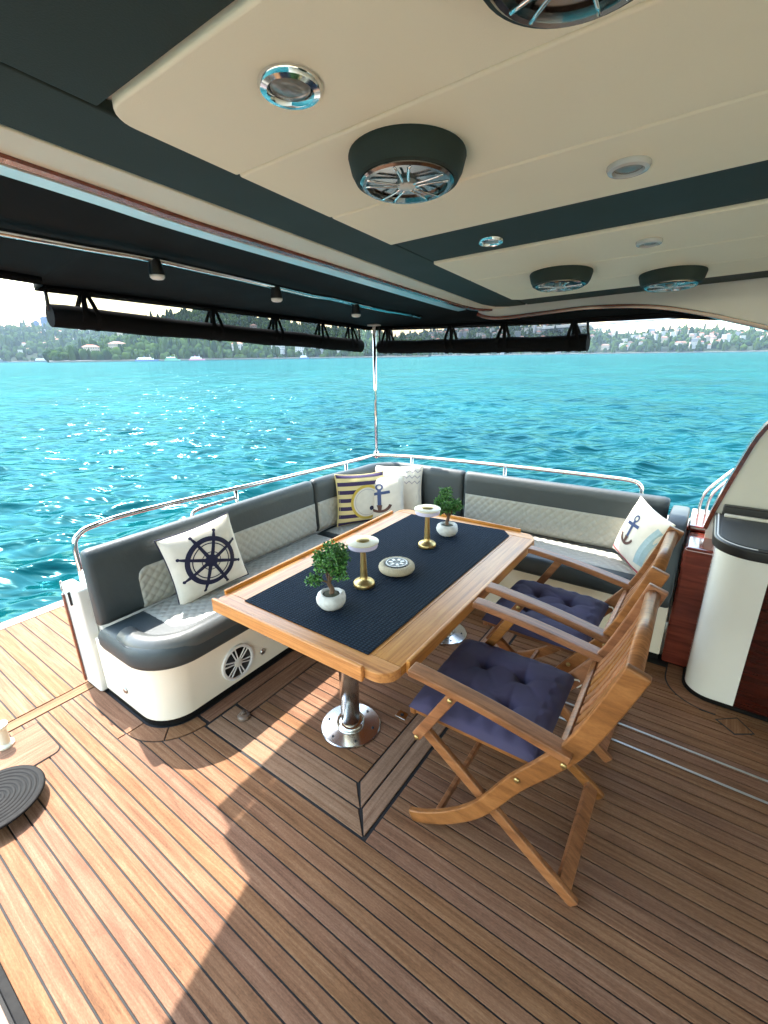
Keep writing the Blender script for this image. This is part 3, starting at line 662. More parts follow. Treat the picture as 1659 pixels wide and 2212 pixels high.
def anchor(put, m1, m2, s=1.0, dx=0, dy=0):
    T = lambda p: (p[0] * s + dx, p[1] * s + dy)
    put(*strip_mesh([T(p) for p in circ(.12, 20, (0, .52))], .07 * s, closed=True), 'anchor_ring', m1)
    put(*strip_mesh([T(p) for p in line2((0, .42), (0, -.30))], .15 * s), 'anchor_shank', m1, .0022)
    put(*strip_mesh([T(p) for p in line2((-.42, .18), (.42, .30))], .13 * s), 'anchor_stock', m1, .0026)
    put(*strip_mesh([T(p) for p in [(.45 * math.cos(R(q)), -.15 + .45 * math.sin(R(q))) for q in range(200, 345, 8)]], .12 * s), 'anchor_arms', m2, .0024)
    put(*strip_mesh([T(p) for p in line2((0, -.30), (0, -.62))], .22 * s, .10 * s), 'anchor_crown', m2, .0028)
pc, put = pillow('throw_pillow', 'white pillow with grey chevrons leaning at the very back of the sofa corner', .42, .38, .12,
                 (-1.92, 2.865, .655), (.28, -.96), R(-3), R(12), M['canvas_white'], 'scatter pillows')
for k in range(3):
    pts = [(-.95 + .1 * i, .72 - k * .22 + (.10 if i % 2 else 0)) for i in range(20)]
    put(*strip_mesh(pts, .045), 'chevron', M['grey_print'])
put(*strip_mesh(line2((.05, .50), (.05, .18)), .10), 'motif', M['purple_print'], .0022)
put(*strip_mesh(line2((-.35, .25), (.35, .12)), .14), 'motif', M['purple_print'], .0024)
pa, put = pillow('throw_pillow', 'white pillow with a faded blue anchor in front of the chevron pillow', .40, .34, .13,
                 (-1.95, 2.665, .625), (.46, -.89), R(-3), R(13), M['canvas_white'], 'scatter pillows')
anchor(put, M['blue_print'], M['brown_print'], .95, .08, .05)
pr, put = pillow('throw_pillow', 'white pillow with anchor, red band and pale blue curve against the end bolster', .36, .36, .12,
                 (-.215, 2.835, .645), (-.80, -.60), R(8), R(15), M['canvas_white'], 'scatter pillows')
anchor(put, M['blue_print'], M['brown_print'], .78, -.18, .10)
put(*strip_mesh(line2((-.92, -.86), (.92, -.86), 24), .09), 'red_band', M['red_print'])
put(*strip_mesh([(p.x, p.y) for p in smooth_path([(.90, .62, 0), (.80, .30, 0), (.74, 0, 0), (.72, -.30, 0), (.74, -.62, 0)], 6)], .34), 'blue_curve', M['paleblue_print'], .0028)

# ------------------------------------------------------------------ table
TX0, TX1, TY0, TY1, TZ = -1.637, -.7125, 1.013, 2.527, .65
tb = thing('dining_table', 'varnished teak pedestal table with raised edge rails between the sofa and the chairs', 'table', (0, 0, 0))
def rect_r(x0, x1, y0, y1, r, n=6):
    r = r if isinstance(r, (list, tuple)) else [r] * 4           # radii: x0y0, x1y0, x1y1, x0y1
    return (arc(x0 + r[0], y0 + r[0], r[0], 180, 270, n) + arc(x1 - r[1], y0 + r[1], r[1], 270, 360, n)
            + arc(x1 - r[2], y1 - r[2], r[2], 0, 90, n) + arc(x0 + r[3], y1 - r[3], r[3], 90, 180, n))
e_ = .075
MB().prism(arc(TX0 + .03, TY0 + .03, .03, 180, 270, 5) + arc(TX1 - .07, TY0 + .07, .07, 270, 357, 8) + [(TX1, TY0 + e_), (TX0, TY0 + e_)], TZ - .04, TZ).build('end_board', M['table_x'], tb, bevel=.003)
MB().prism([(TX0, TY1 - e_), (TX1, TY1 - e_)] + arc(TX1 - .07, TY1 - .07, .07, 3, 90, 8) + arc(TX0 + .07, TY1 - .07, .07, 90, 177, 8), TZ - .04, TZ).build('end_board', M['table_x'], tb, bevel=.003)
nb = 8; wb = (TX1 - TX0) / nb
for i in range(nb):
    MB().box(TX0 + i * wb + .0006, TX0 + (i + 1) * wb - .0006, TY0 + e_ + .001, TY1 - e_ - .001, TZ - .04, TZ - .0005).build('board', M['table_y'], tb, bevel=.001, seg=1)
f_ = .018
MB().box(TX0 + .0, TX1 - .10, TY0 - f_, TY0 - .0005, TZ - .048, TZ + .014).build('edge_rail', M['table_x'], tb, bevel=.005)
MB().box(TX0 + .12, TX1 - .10, TY1 + .0005, TY1 + f_, TZ - .042, TZ + .016).build('edge_rail', M['table_x'], tb, bevel=.005)
MB().box(TX0 - f_, TX0 - .0005, TY0 + .06, TY1 - .12, TZ - .042, TZ + .016).build('edge_rail', M['table_y'], tb, bevel=.005)
MB().box(TX1 + .0005, TX1 + f_, TY0 + .10, TY1 - .10, TZ - .042, TZ + .013).build('edge_rail', M['table_y'], tb, bevel=.005)
for yy in (1.305, 2.23):
    px = -1.14
    MB().lathe([(.044, .03), (.044, .30), (.0438, TZ - .05)], 28, (px, yy, 0)).build('post', M['brushed'], tb, smooth=True)
    bpz = MB().lathe([(.140, .0008), (.140, .005), (.136, .008), (.090, .012), (.062, .016), (.056, .022), (.045, .023)], 44, (px, yy, 0)).build('base_plate', M['brushed'], tb, smooth=True, autos=30)
    MB().lathe([(.062, .016), (.066, .022), (.064, .034), (.052, .038), (.0445, .040)], 30, (px, yy, 0)).build('collar', M['chrome'], tb, smooth=True)
    for k in range(6):
        a = R(60 * k + 20); MB().lathe([(.0055, .008), (.0055, .0135), (.003, .014)], 10, (px + .108 * math.cos(a), yy + .108 * math.sin(a), 0)).build('bolt', M['black'], bpz)
    MB().box(px - .17, px + .17, yy - .12, yy + .12, TZ - .052, TZ - .041).build('bracket', M['steel_dk'], tb)
run = MB().prism([(x * 1.0757, y * 1.0757) for x, y in [(-1.41, 1.0), (-.785, 1.0), (-.782, 2.255), (-.835, 2.318), (-1.41, 2.27)]], TZ + .0008, TZ + .0045).build('table_runner', M['mat'], None, bevel=.0015)
tag(run, 'navy woven runner lying on the teak table', 'table runner')

# table lamps
LZ = TZ + .005
def onto(x, y): return (x * 1.0757, y * 1.0757, LZ)
def lamp(loc, label):
    t = thing('table_lamp', label, 'lamp', loc, 0, 'brass table lamps'); t.scale = (1.0757,) * 3
    MB().lathe([(.045, 0), (.046, .004), (.046, .014), (.042, .020), (.024, .026), (.0165, .034), (.0155, .05), (.0105, .165), (.0105, .18)], 32).build('stand', M['brass'], t, smooth=True, autos=50)
    MB().lathe([(.012, .172), (.060, .178), (.062, .183), (.062, .194), (.058, .197)], 36).build('diffuser', M['lilac'], t, smooth=True, autos=40)
    c = MB().lathe([(.063, .1972), (.066, .199), (.066, .203), (.060, .206), (.030, .207)], 36).build('shade', M['cream'], t, smooth=True, autos=40)
    MB().lathe([(.028, .2065), (.029, .211), (.024, .214)], 28).build('button', M['brass'], c, smooth=True, autos=40)
lamp(onto(-1.088, 1.372), 'brass mushroom lamp on the runner near the closer bonsai pot')
lamp(onto(-1.078, 1.885), 'brass mushroom lamp on the runner close to the far-end bonsai pot')
# rope ashtray
ar = thing('rope_ashtray', 'round rope-wrapped dish with black and white lid in the middle of the runner', 'dish', onto(-1.05, 1.565)); ar.scale = (1.0757,) * 3
mbr = MB()
rp_ = []
for st in range(3):
    pts = []
    for k in range(241):
        a = 2 * math.pi * k / 240; w = a * 22 + st * 2 * math.pi / 3
        rr_ = .064 + .0085 * math.cos(w); zz = .0205 + .0095 * math.sin(w)
        pts.append((rr_ * math.cos(a), rr_ * math.sin(a), zz))
    mbr.tube(pts, .0105, 7, caps=False)
mbr.build('rope', M['rope'], ar, smooth=True)
MB().lathe([(.056, .004), (.056, .036), (.053, .041), (.020, .041)], 36).build('lid', M['black'], ar, smooth=True, autos=40)
for k in range(7):
    a = R(360 / 7 * k); MB().box(.018, .036, -.006, .006, .0412, .0428).build('lid_mark', M['white'], ar).rotation_euler = (0, 0, a)
MB().lathe([(.048, .0412), (.048, .0424), (.045, .0424), (.045, .0412)], 36, caps=False).build('lid_ring', M['white'], ar)

# bonsai pots
def bonsai(loc, label, seed, flip=1, hs=1.0):
    rnd = random.Random(seed)
    t = thing('potted_bonsai', label, 'plant', loc, 0, 'bonsai pots on the table'); t.scale = (1.0757,) * 3
    rings = []
    for r_, z_ in [(.030, 0), (.046, .006), (.056, .022), (.058, .036), (.053, .052), (.044, .060), (.040, .062), (.036, .058), (.034, .050)]:
        rings.append([(r_ * (1 + .03 * math.sin(3 * a + z_ * 90)) * math.cos(a), r_ * (1 + .03 * math.sin(3 * a + z_ * 90)) * math.sin(a), z_ + .002 * math.sin(2 * a)) for a in [2 * math.pi * k / 32 for k in range(32)]])
    MB().loft(rings).build('pot', M['stone'], t, smooth=True)
    MB().lathe([(.037, .050), (.025, .055), (.008, .057)], 20).build('soil', M['soil'], t, smooth=True)
    tr_ = [(0, 0, .05), (.004 * flip, .002, .075), (-.006 * flip, -.003, .10), (.004 * flip, .002, .125)]
    mbk = MB(); mbk.tube(smooth_path(tr_, 5), [.011 - .0045 * i / 15 for i in range(16)], 9)
    tips = []
    for k in range(12):
        a = 2 * math.pi * k / 12 + rnd.uniform(-.3, .3); zz = rnd.uniform(.115, .225) * hs; rr_ = rnd.uniform(.035, .068) * (1.15 - (zz - .1) * 2.0)
        tip = (rr_ * math.cos(a) + .012 * flip * (zz - .1) * 10, rr_ * math.sin(a), zz)
        p0 = (tr_[2 + k % 2]); mid = ((p0[0] + tip[0]) / 2, (p0[1] + tip[1]) / 2, (p0[2] + tip[2]) / 2 + .008)
        mbk.tube(smooth_path([p0, mid, tip], 4), [.0045 - .0003 * i for i in range(9)], 6); tips += [tip, ((mid[0] + tip[0]) / 2, (mid[1] + tip[1]) / 2, (mid[2] + tip[2]) / 2 + .006)]
    tips += [(.006 * flip, 0, .245 * hs), (.012 * flip, .01, .225 * hs), (-.02, -.01, .20 * hs)]
    mbk.build('trunk', M['bark'], t, smooth=True)
    mbl = MB()
    for tp in tips:
        for _ in range(85):
            d = Vector((rnd.gauss(0, 1), rnd.gauss(0, 1), rnd.gauss(.15, .8))).normalized(); p = Vector(tp) + d * rnd.uniform(.004, .026)
            L_ = rnd.uniform(.010, .016); W = L_ * .75; ax = (d + Vector((rnd.gauss(0, .5), rnd.gauss(0, .5), rnd.gauss(0.2, .4)))).normalized()
            sd = ax.cross(Vector((rnd.gauss(0, 1), rnd.gauss(0, 1), rnd.gauss(0, 1)))).normalized(); nn = ax.cross(sd)
            mbl.add([p, p + ax * L_ * .4 + sd * W / 2 + nn * .001, p + ax * L_, p + ax * L_ * .4 - sd * W / 2 + nn * .001, p + ax * L_ * .5 - nn * .002],
                    [(0, 1, 4), (1, 2, 4), (2, 3, 4), (3, 0, 4)])
    o = mbl.build('crown', M['leaf'], t); tag(o, kind='stuff')
bonsai(onto(-1.088, 1.165), 'small bonsai in a white pebble-textured pot on the runner end with the squared rail', 3, 1, 1.02)
bonsai(onto(-1.068, 2.085), 'small bonsai in a white pebble-textured pot at the runner end beside the long sofa', 11, -1, .98)

# ------------------------------------------------------------------ folding chairs
def curve_bar(mb, pts, w, t, y, sub=6):
    P = smooth_path([(p[0], 0, p[1]) for p in pts], sub); rings = []
    for i, p in enumerate(P):
        d = (P[min(i + 1, len(P) - 1)] - P[max(i - 1, 0)]).normalized(); n_ = Vector((-d.z, 0, d.x))
        ww = w[0] + (w[1] - w[0]) * i / (len(P) - 1) if isinstance(w, tuple) else w
        rings.append([(p.x + n_.x * ww / 2 * b_, y + t / 2 * a_, p.z + n_.z * ww / 2 * b_) for a_, b_ in ((-1, -1), (1, -1), (1, 1), (-1, 1))])
    return mb.loft(rings)
def chair():
    t = thing('folding_chair', '', 'chair')
    m_ = M['chair']; W = .26                                   # half width
    for s in (-1, 1):
        yo = s * (W - .012)
        curve_bar(MB(), [(-.665, .012), (-.60, .045), (-.50, .12), (-.40, .23), (-.30, .40), (-.215, .52), (-.145, .63), (-.085, .78), (-.035, .925)], (.046, .062), .024, yo).build('back_stile', m_, t, bevel=.005)
        yi = s * (W - .040)
        MB().beam((-.635, yi, .415), (-.085, yi, .008), .040, .022).build('leg', m_, t, bevel=.005)
        yarm = s * (W - .004)
        curve_bar(MB(), [(-.665, .672), (-.60, .668), (-.40, .645), (-.15, .602)], (.026, .028), .056, yarm).build('armrest', m_, t, bevel=.007, seg=3)
        ys = s * (W + .014)
        MB().beam((-.645, ys - s * .022, .40), (-.505, ys - s * .022, .645), .036, .016).build('arm_strut', m_, t, bevel=.004)
        for bx, bz in ((-.632, .418), (-.515, .625), (-.165, .585), (-.29, .43)):
            o = MB().lathe([(.009, 0), (.009, .004), (.005, .006)], 12).build('bolt', M['brass'], t, smooth=True)
            o.data.transform(Matrix.Translation((bx, s * (W + .0005 if bx in (-.29,) else W + .02 - (.006 if bx != -.165 else -.004)), bz)) @ Matrix.Rotation(R(90 if s < 0 else -90), 4, 'X'))
        MB().beam((-.685, s * (W - .066), .462), (-.275, s * (W - .066), .462), .036, .022).build('seat_rail', m_, t, bevel=.004)
    for i in range(8):
        x = -.665 + i * .052
        MB().box(x - .021, x + .021, -W + .078, W - .078, .452, .472).build('seat_slat', m_, t, bevel=.004)
    MB().box(-.70, -.676, -W + .05, W - .05, .438, .478).build('front_rail', m_, t, bevel=.006)
    MB().beam((-.125, -W + .035, .045), (-.125, W - .035, .045), .022, .048, (1, 0, -.75)).build('stretcher', m_, t, bevel=.004)
    MB().beam((-.56, -W + .02, .085), (-.56, W - .02, .085), .03, .018, (1, 0, 0)).build('stretcher', m_, t, bevel=.004)
    # back: bottom rail, rounded top rail, upright slats
    MB().beam((-.178, -W + .022, .575), (-.178, W - .022, .575), .034, .022, (.85, 0, .5)).build('lower_back_rail', m_, t, bevel=.004)
    MB().tube([(-.048, -W + .022, .897), (-.048, W - .022, .897)], .0225, 14).build('top_back_rail', m_, t, smooth=True)
    n = 9
    for i in range(n):
        yy = -W + .055 + (2 * W - .11) * i / (n - 1)
        curve_bar(MB(), [(-.168, .59), (-.128, .67), (-.086, .78), (-.055, .875)], .012, .034, yy, 4).build('back_slat', m_, t, bevel=.003)
    return t
def children(o): return [c for c in bpy.data.objects if c.parent == o]
def copy_tree(o, parent=None):
    c = o.copy(); COL.objects.link(c); c.parent = parent
    for ch_ in children(o): copy_tree(ch_, c)
    return c
ch1 = chair(); ch2 = copy_tree(ch1)
ch1.location = (-.005, 1.345, 0); ch1.rotation_euler = (0, 0, R(1)); tag(ch1, 'teak folding armchair standing nearest the rounded corner of the table', group='teak folding chairs')
ch2.location = (-.012, 1.985, 0); ch2.rotation_euler = (0, 0, R(-1.5)); tag(ch2, 'teak folding armchair standing between the other chair and the long sofa', group='teak folding chairs')
def seat_pad(loc, rz, label, seed):
    rnd = random.Random(seed)
    t = thing('seat_cushion', label, 'cushion', loc, rz, 'navy seat cushions')
    hw, hd = .235, .225
    tufts = [(-.075, -.08), (.075, -.08), (-.075, .08), (.075, .08)]
    def fn(u, v, side):
        a, b = u * 2 - 1, v * 2 - 1
        e = max(0, (1 - abs(a) ** 5)) * max(0, (1 - abs(b) ** 5))
        x, y_ = a * hd, b * hw
        z = .050 * e ** .40
        for tx, ty in tufts:
            d = math.hypot(x - tx, y_ - ty); z -= .026 * math.exp(-(d / .024) ** 2) * (side > 0); z -= .008 * math.exp(-(d / .06) ** 2)
            if side > 0:
                for an in range(5):
                    aa = an * 1.26 + seed + tx * 9; lx = (x - tx) * math.cos(aa) + (y_ - ty) * math.sin(aa); ly = -(x - tx) * math.sin(aa) + (y_ - ty) * math.cos(aa)
                    if lx > 0: z -= .008 * math.exp(-(ly / .007) ** 2) * math.exp(-lx / .07)
        z += .006 * math.sin(21 * a + 2 * b) * (abs(b) > .8) * e + .006 * math.sin(19 * b) * (abs(a) > .8) * e
        return (x, y_, z * side * (1 if side > 0 else .45))
    mb = MB(); mb.grid(64, 64, lambda u, v: fn(u, v, 1)); mb.grid(24, 24, lambda u, v: fn(u, v, -1))
    c = mb.build('cover', M['navy_cloth'], t, smooth=True)
    for tx, ty in tufts:
        z = fn((tx / hd + 1) / 2, (ty / hw + 1) / 2, 1)[2]
        MB().lathe([(.007, 0), (.008, .003), (.004, .005)], 10, (tx, ty, z - .001)).build('button', M['navy_cloth'], t, smooth=True)
    for s in (-1, 1):
        pts = smooth_path([(hd - .01, s * (hw - .02), .004), (hd + .012, s * hw, -.004), (hd + .02, s * (hw + .006), -.025), (hd + .008, s * (hw + .004), -.04)], 4)
        MB().tube(pts, .0035, 6).build('tie', M['white'], t, smooth=True)
seat_pad((-.470, 1.338, .489), R(1), 'navy tufted seat cushion on the chair nearest the rounded table corner', 1)
seat_pad((-.478, 1.985, .489), R(-1.5), 'navy tufted seat cushion on the chair beside the long sofa', 2)

# ------------------------------------------------------------------ hardtop (ceiling)
def cz(x, y): return 2.152 + .037 * x - .069 * y
ceiling = MB().prism([(-1.30, -1.9), (1.8, -1.9), (1.8, 2.90), (-1.12, 2.90), (-1.24, 2.84), (-1.30, 2.7), (-1.33, .95)], lambda x, y: cz(x, y) + .022, lambda x, y: cz(x, y) + .10).build('ceiling', M['gel'])
tag(ceiling, 'white hardtop roof over the aft deck', kind='structure')
def panel(poly, mat, drop=0, name='panel', bev=.006):
    return MB().prism(poly, lambda x, y: cz(x, y) - drop, lambda x, y: cz(x, y) + .0215).build(name, mat, ceiling, bevel=bev, seg=3)
XR = 1.75
gp_ = .0025
first = arc(-.995 + .06, .535 + .06, .06, 180, 270, 8) + [(XR, .535), (XR, .832 - gp_), (-.995, .832 - gp_)]
panel(first, M['beige'], .012, 'beige_panel')
panel([(-.995, .832 + gp_), (XR, .832 + gp_), (XR, 1.152 - gp_), (-.995, 1.152 - gp_)], M['beige'], .012, 'beige_panel')
panel([(-.995, 1.152 + gp_), (XR, 1.152 + gp_), (XR, 1.456), (-.995, 1.456)], M['beige'], .012, 'beige_panel')
for a, b in ((1.746, 2.08), (2.08, 2.38)): panel([(-.995, a + gp_), (XR, a + gp_), (XR, b - gp_), (-.995, b - gp_)], M['beige'], .012, 'beige_panel')
panel([(-.995, 2.38 + gp_), (XR, 2.38 + gp_), (XR, 2.66)] + [(-.955, 2.635), (-.995, 2.60)], M['beige'], .012, 'beige_panel')
panel([(-.993, 1.459), (XR, 1.459), (XR, 1.743), (-.993, 1.743)], M['hide'], .004, 'dark_band')
panel([(-.993, -1.8), (XR, -1.8), (XR, .531), (-.993, .531)], M['hide'], .004, 'dark_band')
panel([(-.99, 2.625), (XR, 2.648), (XR, 2.845), (-.99, 2.845)], M['hide'], .002, 'dark_band')
panel([(-1.205, -1.8), (-.998, -1.8), (-.998, 2.845), (-1.10, 2.845), (-1.17, 2.80), (-1.205, 2.68)], M['hide'], .002, 'dark_border')
edge_o = [(-1.325, -1.85), (-1.325, .4), (-1.345, .95), (-1.325, 1.6), (-1.31, 2.2), (-1.295, 2.62), (-1.27, 2.76), (-1.20, 2.86), (-1.10, 2.895)]
edge_i = [(-1.10, 2.848), (-1.175, 2.803), (-1.208, 2.68), (-1.208, -1.85)]
panel(edge_o[::-1][::-1] + edge_i, M['cream'], .004, 'cream_edge', .004)
def cpath(pts, dz): return [(x, y, cz(x, y) + dz) for x, y in pts]
eo = [tuple(p)[:2] for p in smooth_path([(x, y, 0) for x, y in edge_o], 6)]
def sweep_off(path, prof):                                    # prof: (outward offset, dz)
    rings = []
    fr_ = frames(path)
    for p, n_ in fr_: rings.append([(p.x + n_.x * d, p.y + n_.y * d, cz(p.x, p.y) + z) for d, z in prof])
    return MB().loft(rings)
sweep_off(eo, [(.001, -.012), (.018, -.016), (.022, .0), (.018, .03), (.001, .03)]).build('mahogany_trim', M['mahogany'], ceiling, smooth=True, autos=40)
eo2 = [p for p in eo if p[1] < 2.72]
sweep_off(eo2, [(.026, -.006), (.034, -.016), (.085, -.020), (.096, -.008), (.096, .010), (.026, .010)]).build('chrome_gutter', M['pale_steel'], ceiling, smooth=True, autos=30)

# side wing of the hardtop: fascia, arch opening, wing
upper = [(-1.30, 1.893), (-1.25, 1.874), (-1.15, 1.862), (-.92, 1.874), (-.68, 1.888), (-.46, 1.883), (-.29, 1.864), (-.127, 1.828), (.008, 1.79), (.135, 1.752), (.35, 1.68), (.50, 1.615), (.545, 1.59)]
lower = [(.52, 1.555), (.36, 1.455), (.224, 1.298), (.158, 1.097), (.097, .854), (.077, .75)]
up_s = [(p.x, p.y) for p in smooth_path([(a, b, 0) for a, b in upper], 4)]; lo_s = [(p.x, p.y) for p in smooth_path([(a, b, 0) for a, b in lower], 4)]
arch = up_s + lo_s
outer = [(1.8, .66), (1.8, 2.03), (1.0, 2.0), (0, 1.972), (-1.15, 1.93), (-1.30, 1.918)]
wing = thing('hardtop_wing', 'grey side wing of the hardtop with arched opening edged in mahogany', 'wing panel')
def xz_prism(poly, y0, y1):
    n = len(poly); v = [(x, y0, z) for x, z in poly] + [(x, y1, z) for x, z in poly]
    return MB().add(v, [tuple(range(n)), tuple(range(n, 2 * n))[::-1]] + [(i, (i + 1) % n, n + (i + 1) % n, n + i) for i in range(n)])
xz_prism(arch + [(.077, .68)] + outer, 2.855, 2.915).build('panel', M['gel_grey'], wing)
rings = []
P = [Vector((a, 0, b)) for a, b in arch]
for i, p in enumerate(P):
    d = (P[min(i + 1, len(P) - 1)] - P[max(i - 1, 0)]).normalized(); n_ = Vector((d.z, 0, -d.x))
    rings.append([(p.x + n_.x * q, yy, p.z + n_.z * q) for q, yy in ((-.003, 2.846), (.017, 2.846), (.017, 2.924), (-.003, 2.924))])
MB().loft(rings).build('edge_trim', M['mahogany'], wing, bevel=.003)

# ceiling speakers
def ceiling_speaker(x, y, label):
    t = thing('ceiling_speaker', label, 'speaker', (x, y, cz(x, y) - .0122), 0, 'round ceiling speakers')
    nrm = Vector((.037, -.069, -1)).normalized(); t.scale = (.97, .97, .77)
    t.rotation_mode = 'QUATERNION'; t.rotation_quaternion = nrm.to_track_quat('Z', 'Y')
    MB().lathe([(.128, 0), (.129, .006), (.122, .040), (.113, .060), (.104, .062), (.102, .056)], 48).build('housing', M['hide'], t, smooth=True, autos=40)
    MB().lathe([(.104, .058), (.1035, .066), (.098, .071), (.090, .071), (.087, .060)], 48).build('bezel', M['smoky'], t, smooth=True, autos=40)
    cn = MB().lathe([(.088, .058), (.060, .042), (.024, .036), (.020, .050)], 36).build('speaker_cone', M['black'], t, smooth=True)
    MB().lathe([(.021, .050), (.021, .072), (.014, .076)], 24).build('center_cap', M['gel_grey'], t, smooth=True, autos=40)
    for k in range(5):
        a = 2 * math.pi * k / 5 + .35
        for s_ in (-1, 1):
            c, s = math.cos(a), math.sin(a); pts = []
            for q in range(6):
                f = q / 5; rr_ = .018 + .073 * f; o_ = s_ * (.0065 + .010 * f * f); pts.append((c * rr_ - s * o_, s * rr_ + c * o_, .072 - .001 * f))
            MB().tube(pts, .0030, 7).build('spoke', M['chrome'], t, smooth=True)
ceiling_speaker(-.628, .983, 'dark ceiling speaker with chrome spokes alone beside the chrome downlight')
ceiling_speaker(-.195, .637, 'dark ceiling speaker with blue reflections on a cream panel near the boat centreline')
ceiling_speaker(-.625, 2.174, 'dark ceiling speaker nearer the rounded aft corner of the hardtop')
ceiling_speaker(-.245, 2.453, 'dark ceiling speaker beside the arched opening of the wing')
def downlight(x, y, label, mat, r, drop):
    t = thing('ceiling_downlight', label, 'downlight', (x, y, cz(x, y) - drop), 0, 'recessed downlights')
    t.rotation_mode = 'QUATERNION'; t.rotation_quaternion = Vector((.037, -.069, -1)).normalized().to_track_quat('Z', 'Y')
    MB().lathe([(r, 0), (r, .004), (r * .93, .010), (r * .74, .012), (r * .68, .008), (r * .66, .003)], 40).build('ring', mat, t, smooth=True, autos=40)
    MB().lathe([(r * .67, .0032), (r * .62, .006), (r * .3, .0075), (.002, .008)], 32).build('lens', M['glass'], t, smooth=True)
downlight(-.657, .675, 'chrome ringed downlight on the cream panel with the rounded corner', M['chrome'], .052, .0122)
downlight(-.25, 1.302, 'white ringed downlight on a cream panel before the dark band', M['lamp_rim'], .045, .0122)
downlight(-.707, 1.626, 'chrome ringed downlight set in the dark band', M['chrome'], .042, .0042)
downlight(-.275, 1.922, 'white ringed downlight on the cream panel past the dark band', M['lamp_rim'], .040, .0122)

# ------------------------------------------------------------------ awning
AW = [((-1.37, -.45, 2.14), (-1.42, -.45, 2.13)), ((-1.37, -.35, 2.132), (-1.85, -.33, 2.0)), ((-1.37, .0, 2.11), (-1.925, .02, 1.975)), ((-1.37, .3, 2.09), (-2.005, .3, 1.955)), ((-1.39, .6, 2.068), (-2.085, .60, 1.95)), ((-1.39, .8, 2.055), (-2.145, .82, 1.945)), ((-1.39, .87, 2.045), (-2.34, .86, 1.945)),
      ((-1.385, 1.2, 2.03), (-2.36, 1.2, 1.937)), ((-1.37, 1.7, 1.995), (-2.36, 1.75, 1.918)), ((-1.355, 2.2, 1.96), (-2.355, 2.35, 1.898)), ((-1.34, 2.55, 1.955), (-2.345, 2.8, 1.882)),
      ((-1.31, 2.75, 1.95), (-2.33, 3.06, 1.866)), ((-1.22, 2.85, 1.948), (-2.12, 3.08, 1.858)), ((-1.08, 2.925, 1.945), (-1.65, 3.01, 1.848)), ((-.7, 2.925, 1.93), (-.75, 2.965, 1.838)), ((-.3, 2.925, 1.90), (-.28, 2.96, 1.842)), ((.02, 2.93, 1.81), (.03, 2.96, 1.81))]
ii = smooth_path([a for a, b in AW], 4); oo = [Vector(AW[i][1]).lerp(Vector(AW[i + 1][1]), k / 4) for i in range(len(AW) - 1) for k in range(4)] + [Vector(AW[-1][1])]; na = len(ii)
mb = MB()
def aw_pt(u, v):
    s = u * (na - 1); i = min(int(s), na - 2); q = s - i
    a = ii[i].lerp(ii[i + 1], q); b = oo[i].lerp(oo[i + 1], q); p = a.lerp(b, v)
    return Vector((p.x, p.y, p.z - .012 * math.sin(math.pi * v) * (1 if u < .8 else .3)))
aw = thing('sun_awning', 'black canvas sun awning stretched from the hardtop edge to the stern', 'awning')
o = MB().grid(na - 1, 12, lambda u, v: aw_pt(u, v)).build('canvas', M['awning'], aw, smooth=True)
md = o.modifiers.new('thick', 'SOLIDIFY'); md.thickness = .008; md.offset = 1
# hem hanging from the outer edge
rings = []
for p in oo: rings.append([(p.x, p.y, p.z + .004), (p.x - .004, p.y + .002, p.z - .012), (p.x, p.y, p.z - .028), (p.x + .006, p.y - .004, p.z - .012)])
MB().loft(rings).build('hem', M['roll'], aw, smooth=True)
# light strip with three spots
def aw_z(x, y):                                               # height of the canvas underside
    best = None
    for i in range(0, na):
        a, b = ii[i], oo[i]
        if abs(a.x - b.x) < .3: continue
        f = (x - a.x) / (b.x - a.x); yy = a.y + (b.y - a.y) * f; zz = a.z + (b.z - a.z) * f - .012 * math.sin(math.pi * max(0, min(1, f)))
        d = abs(yy - y)
        if best is None or d < best[0]: best = (d, zz)
    return best[1]
ls = thing('light_track', 'thin steel light track fixed under the black awning', 'light track')
tp = [(-1.68, y_, aw_z(-1.68, y_) - .024) for y_ in np.linspace(-.1, 2.80, 24)]
MB().tube(tp, .011, 8).build('track', M['chrome'], ls, smooth=True)
for y_, nm in ((1.005, 'black spot lamp at the open end of the light track'), (1.555, 'black spot lamp in the middle of the light track'), (2.12, 'black spot lamp toward the pole end of the light track')):
    z_ = aw_z(-1.68, y_) - .036
    s_ = thing('spot_lamp', nm, 'spot lamp', (-1.68, y_, z_), 0, 'spot lamps under the awning')
    MB().lathe([(.017, .012), (.021, .0), (.026, -.03), (.0265, -.036)], 24).build('can', M['black'], s_, smooth=True, autos=40)
    MB().lathe([(.025, -.0362), (.0245, -.044), (.018, -.050), (.006, -.052)], 24).build('lens', M['white'], s_, smooth=True)

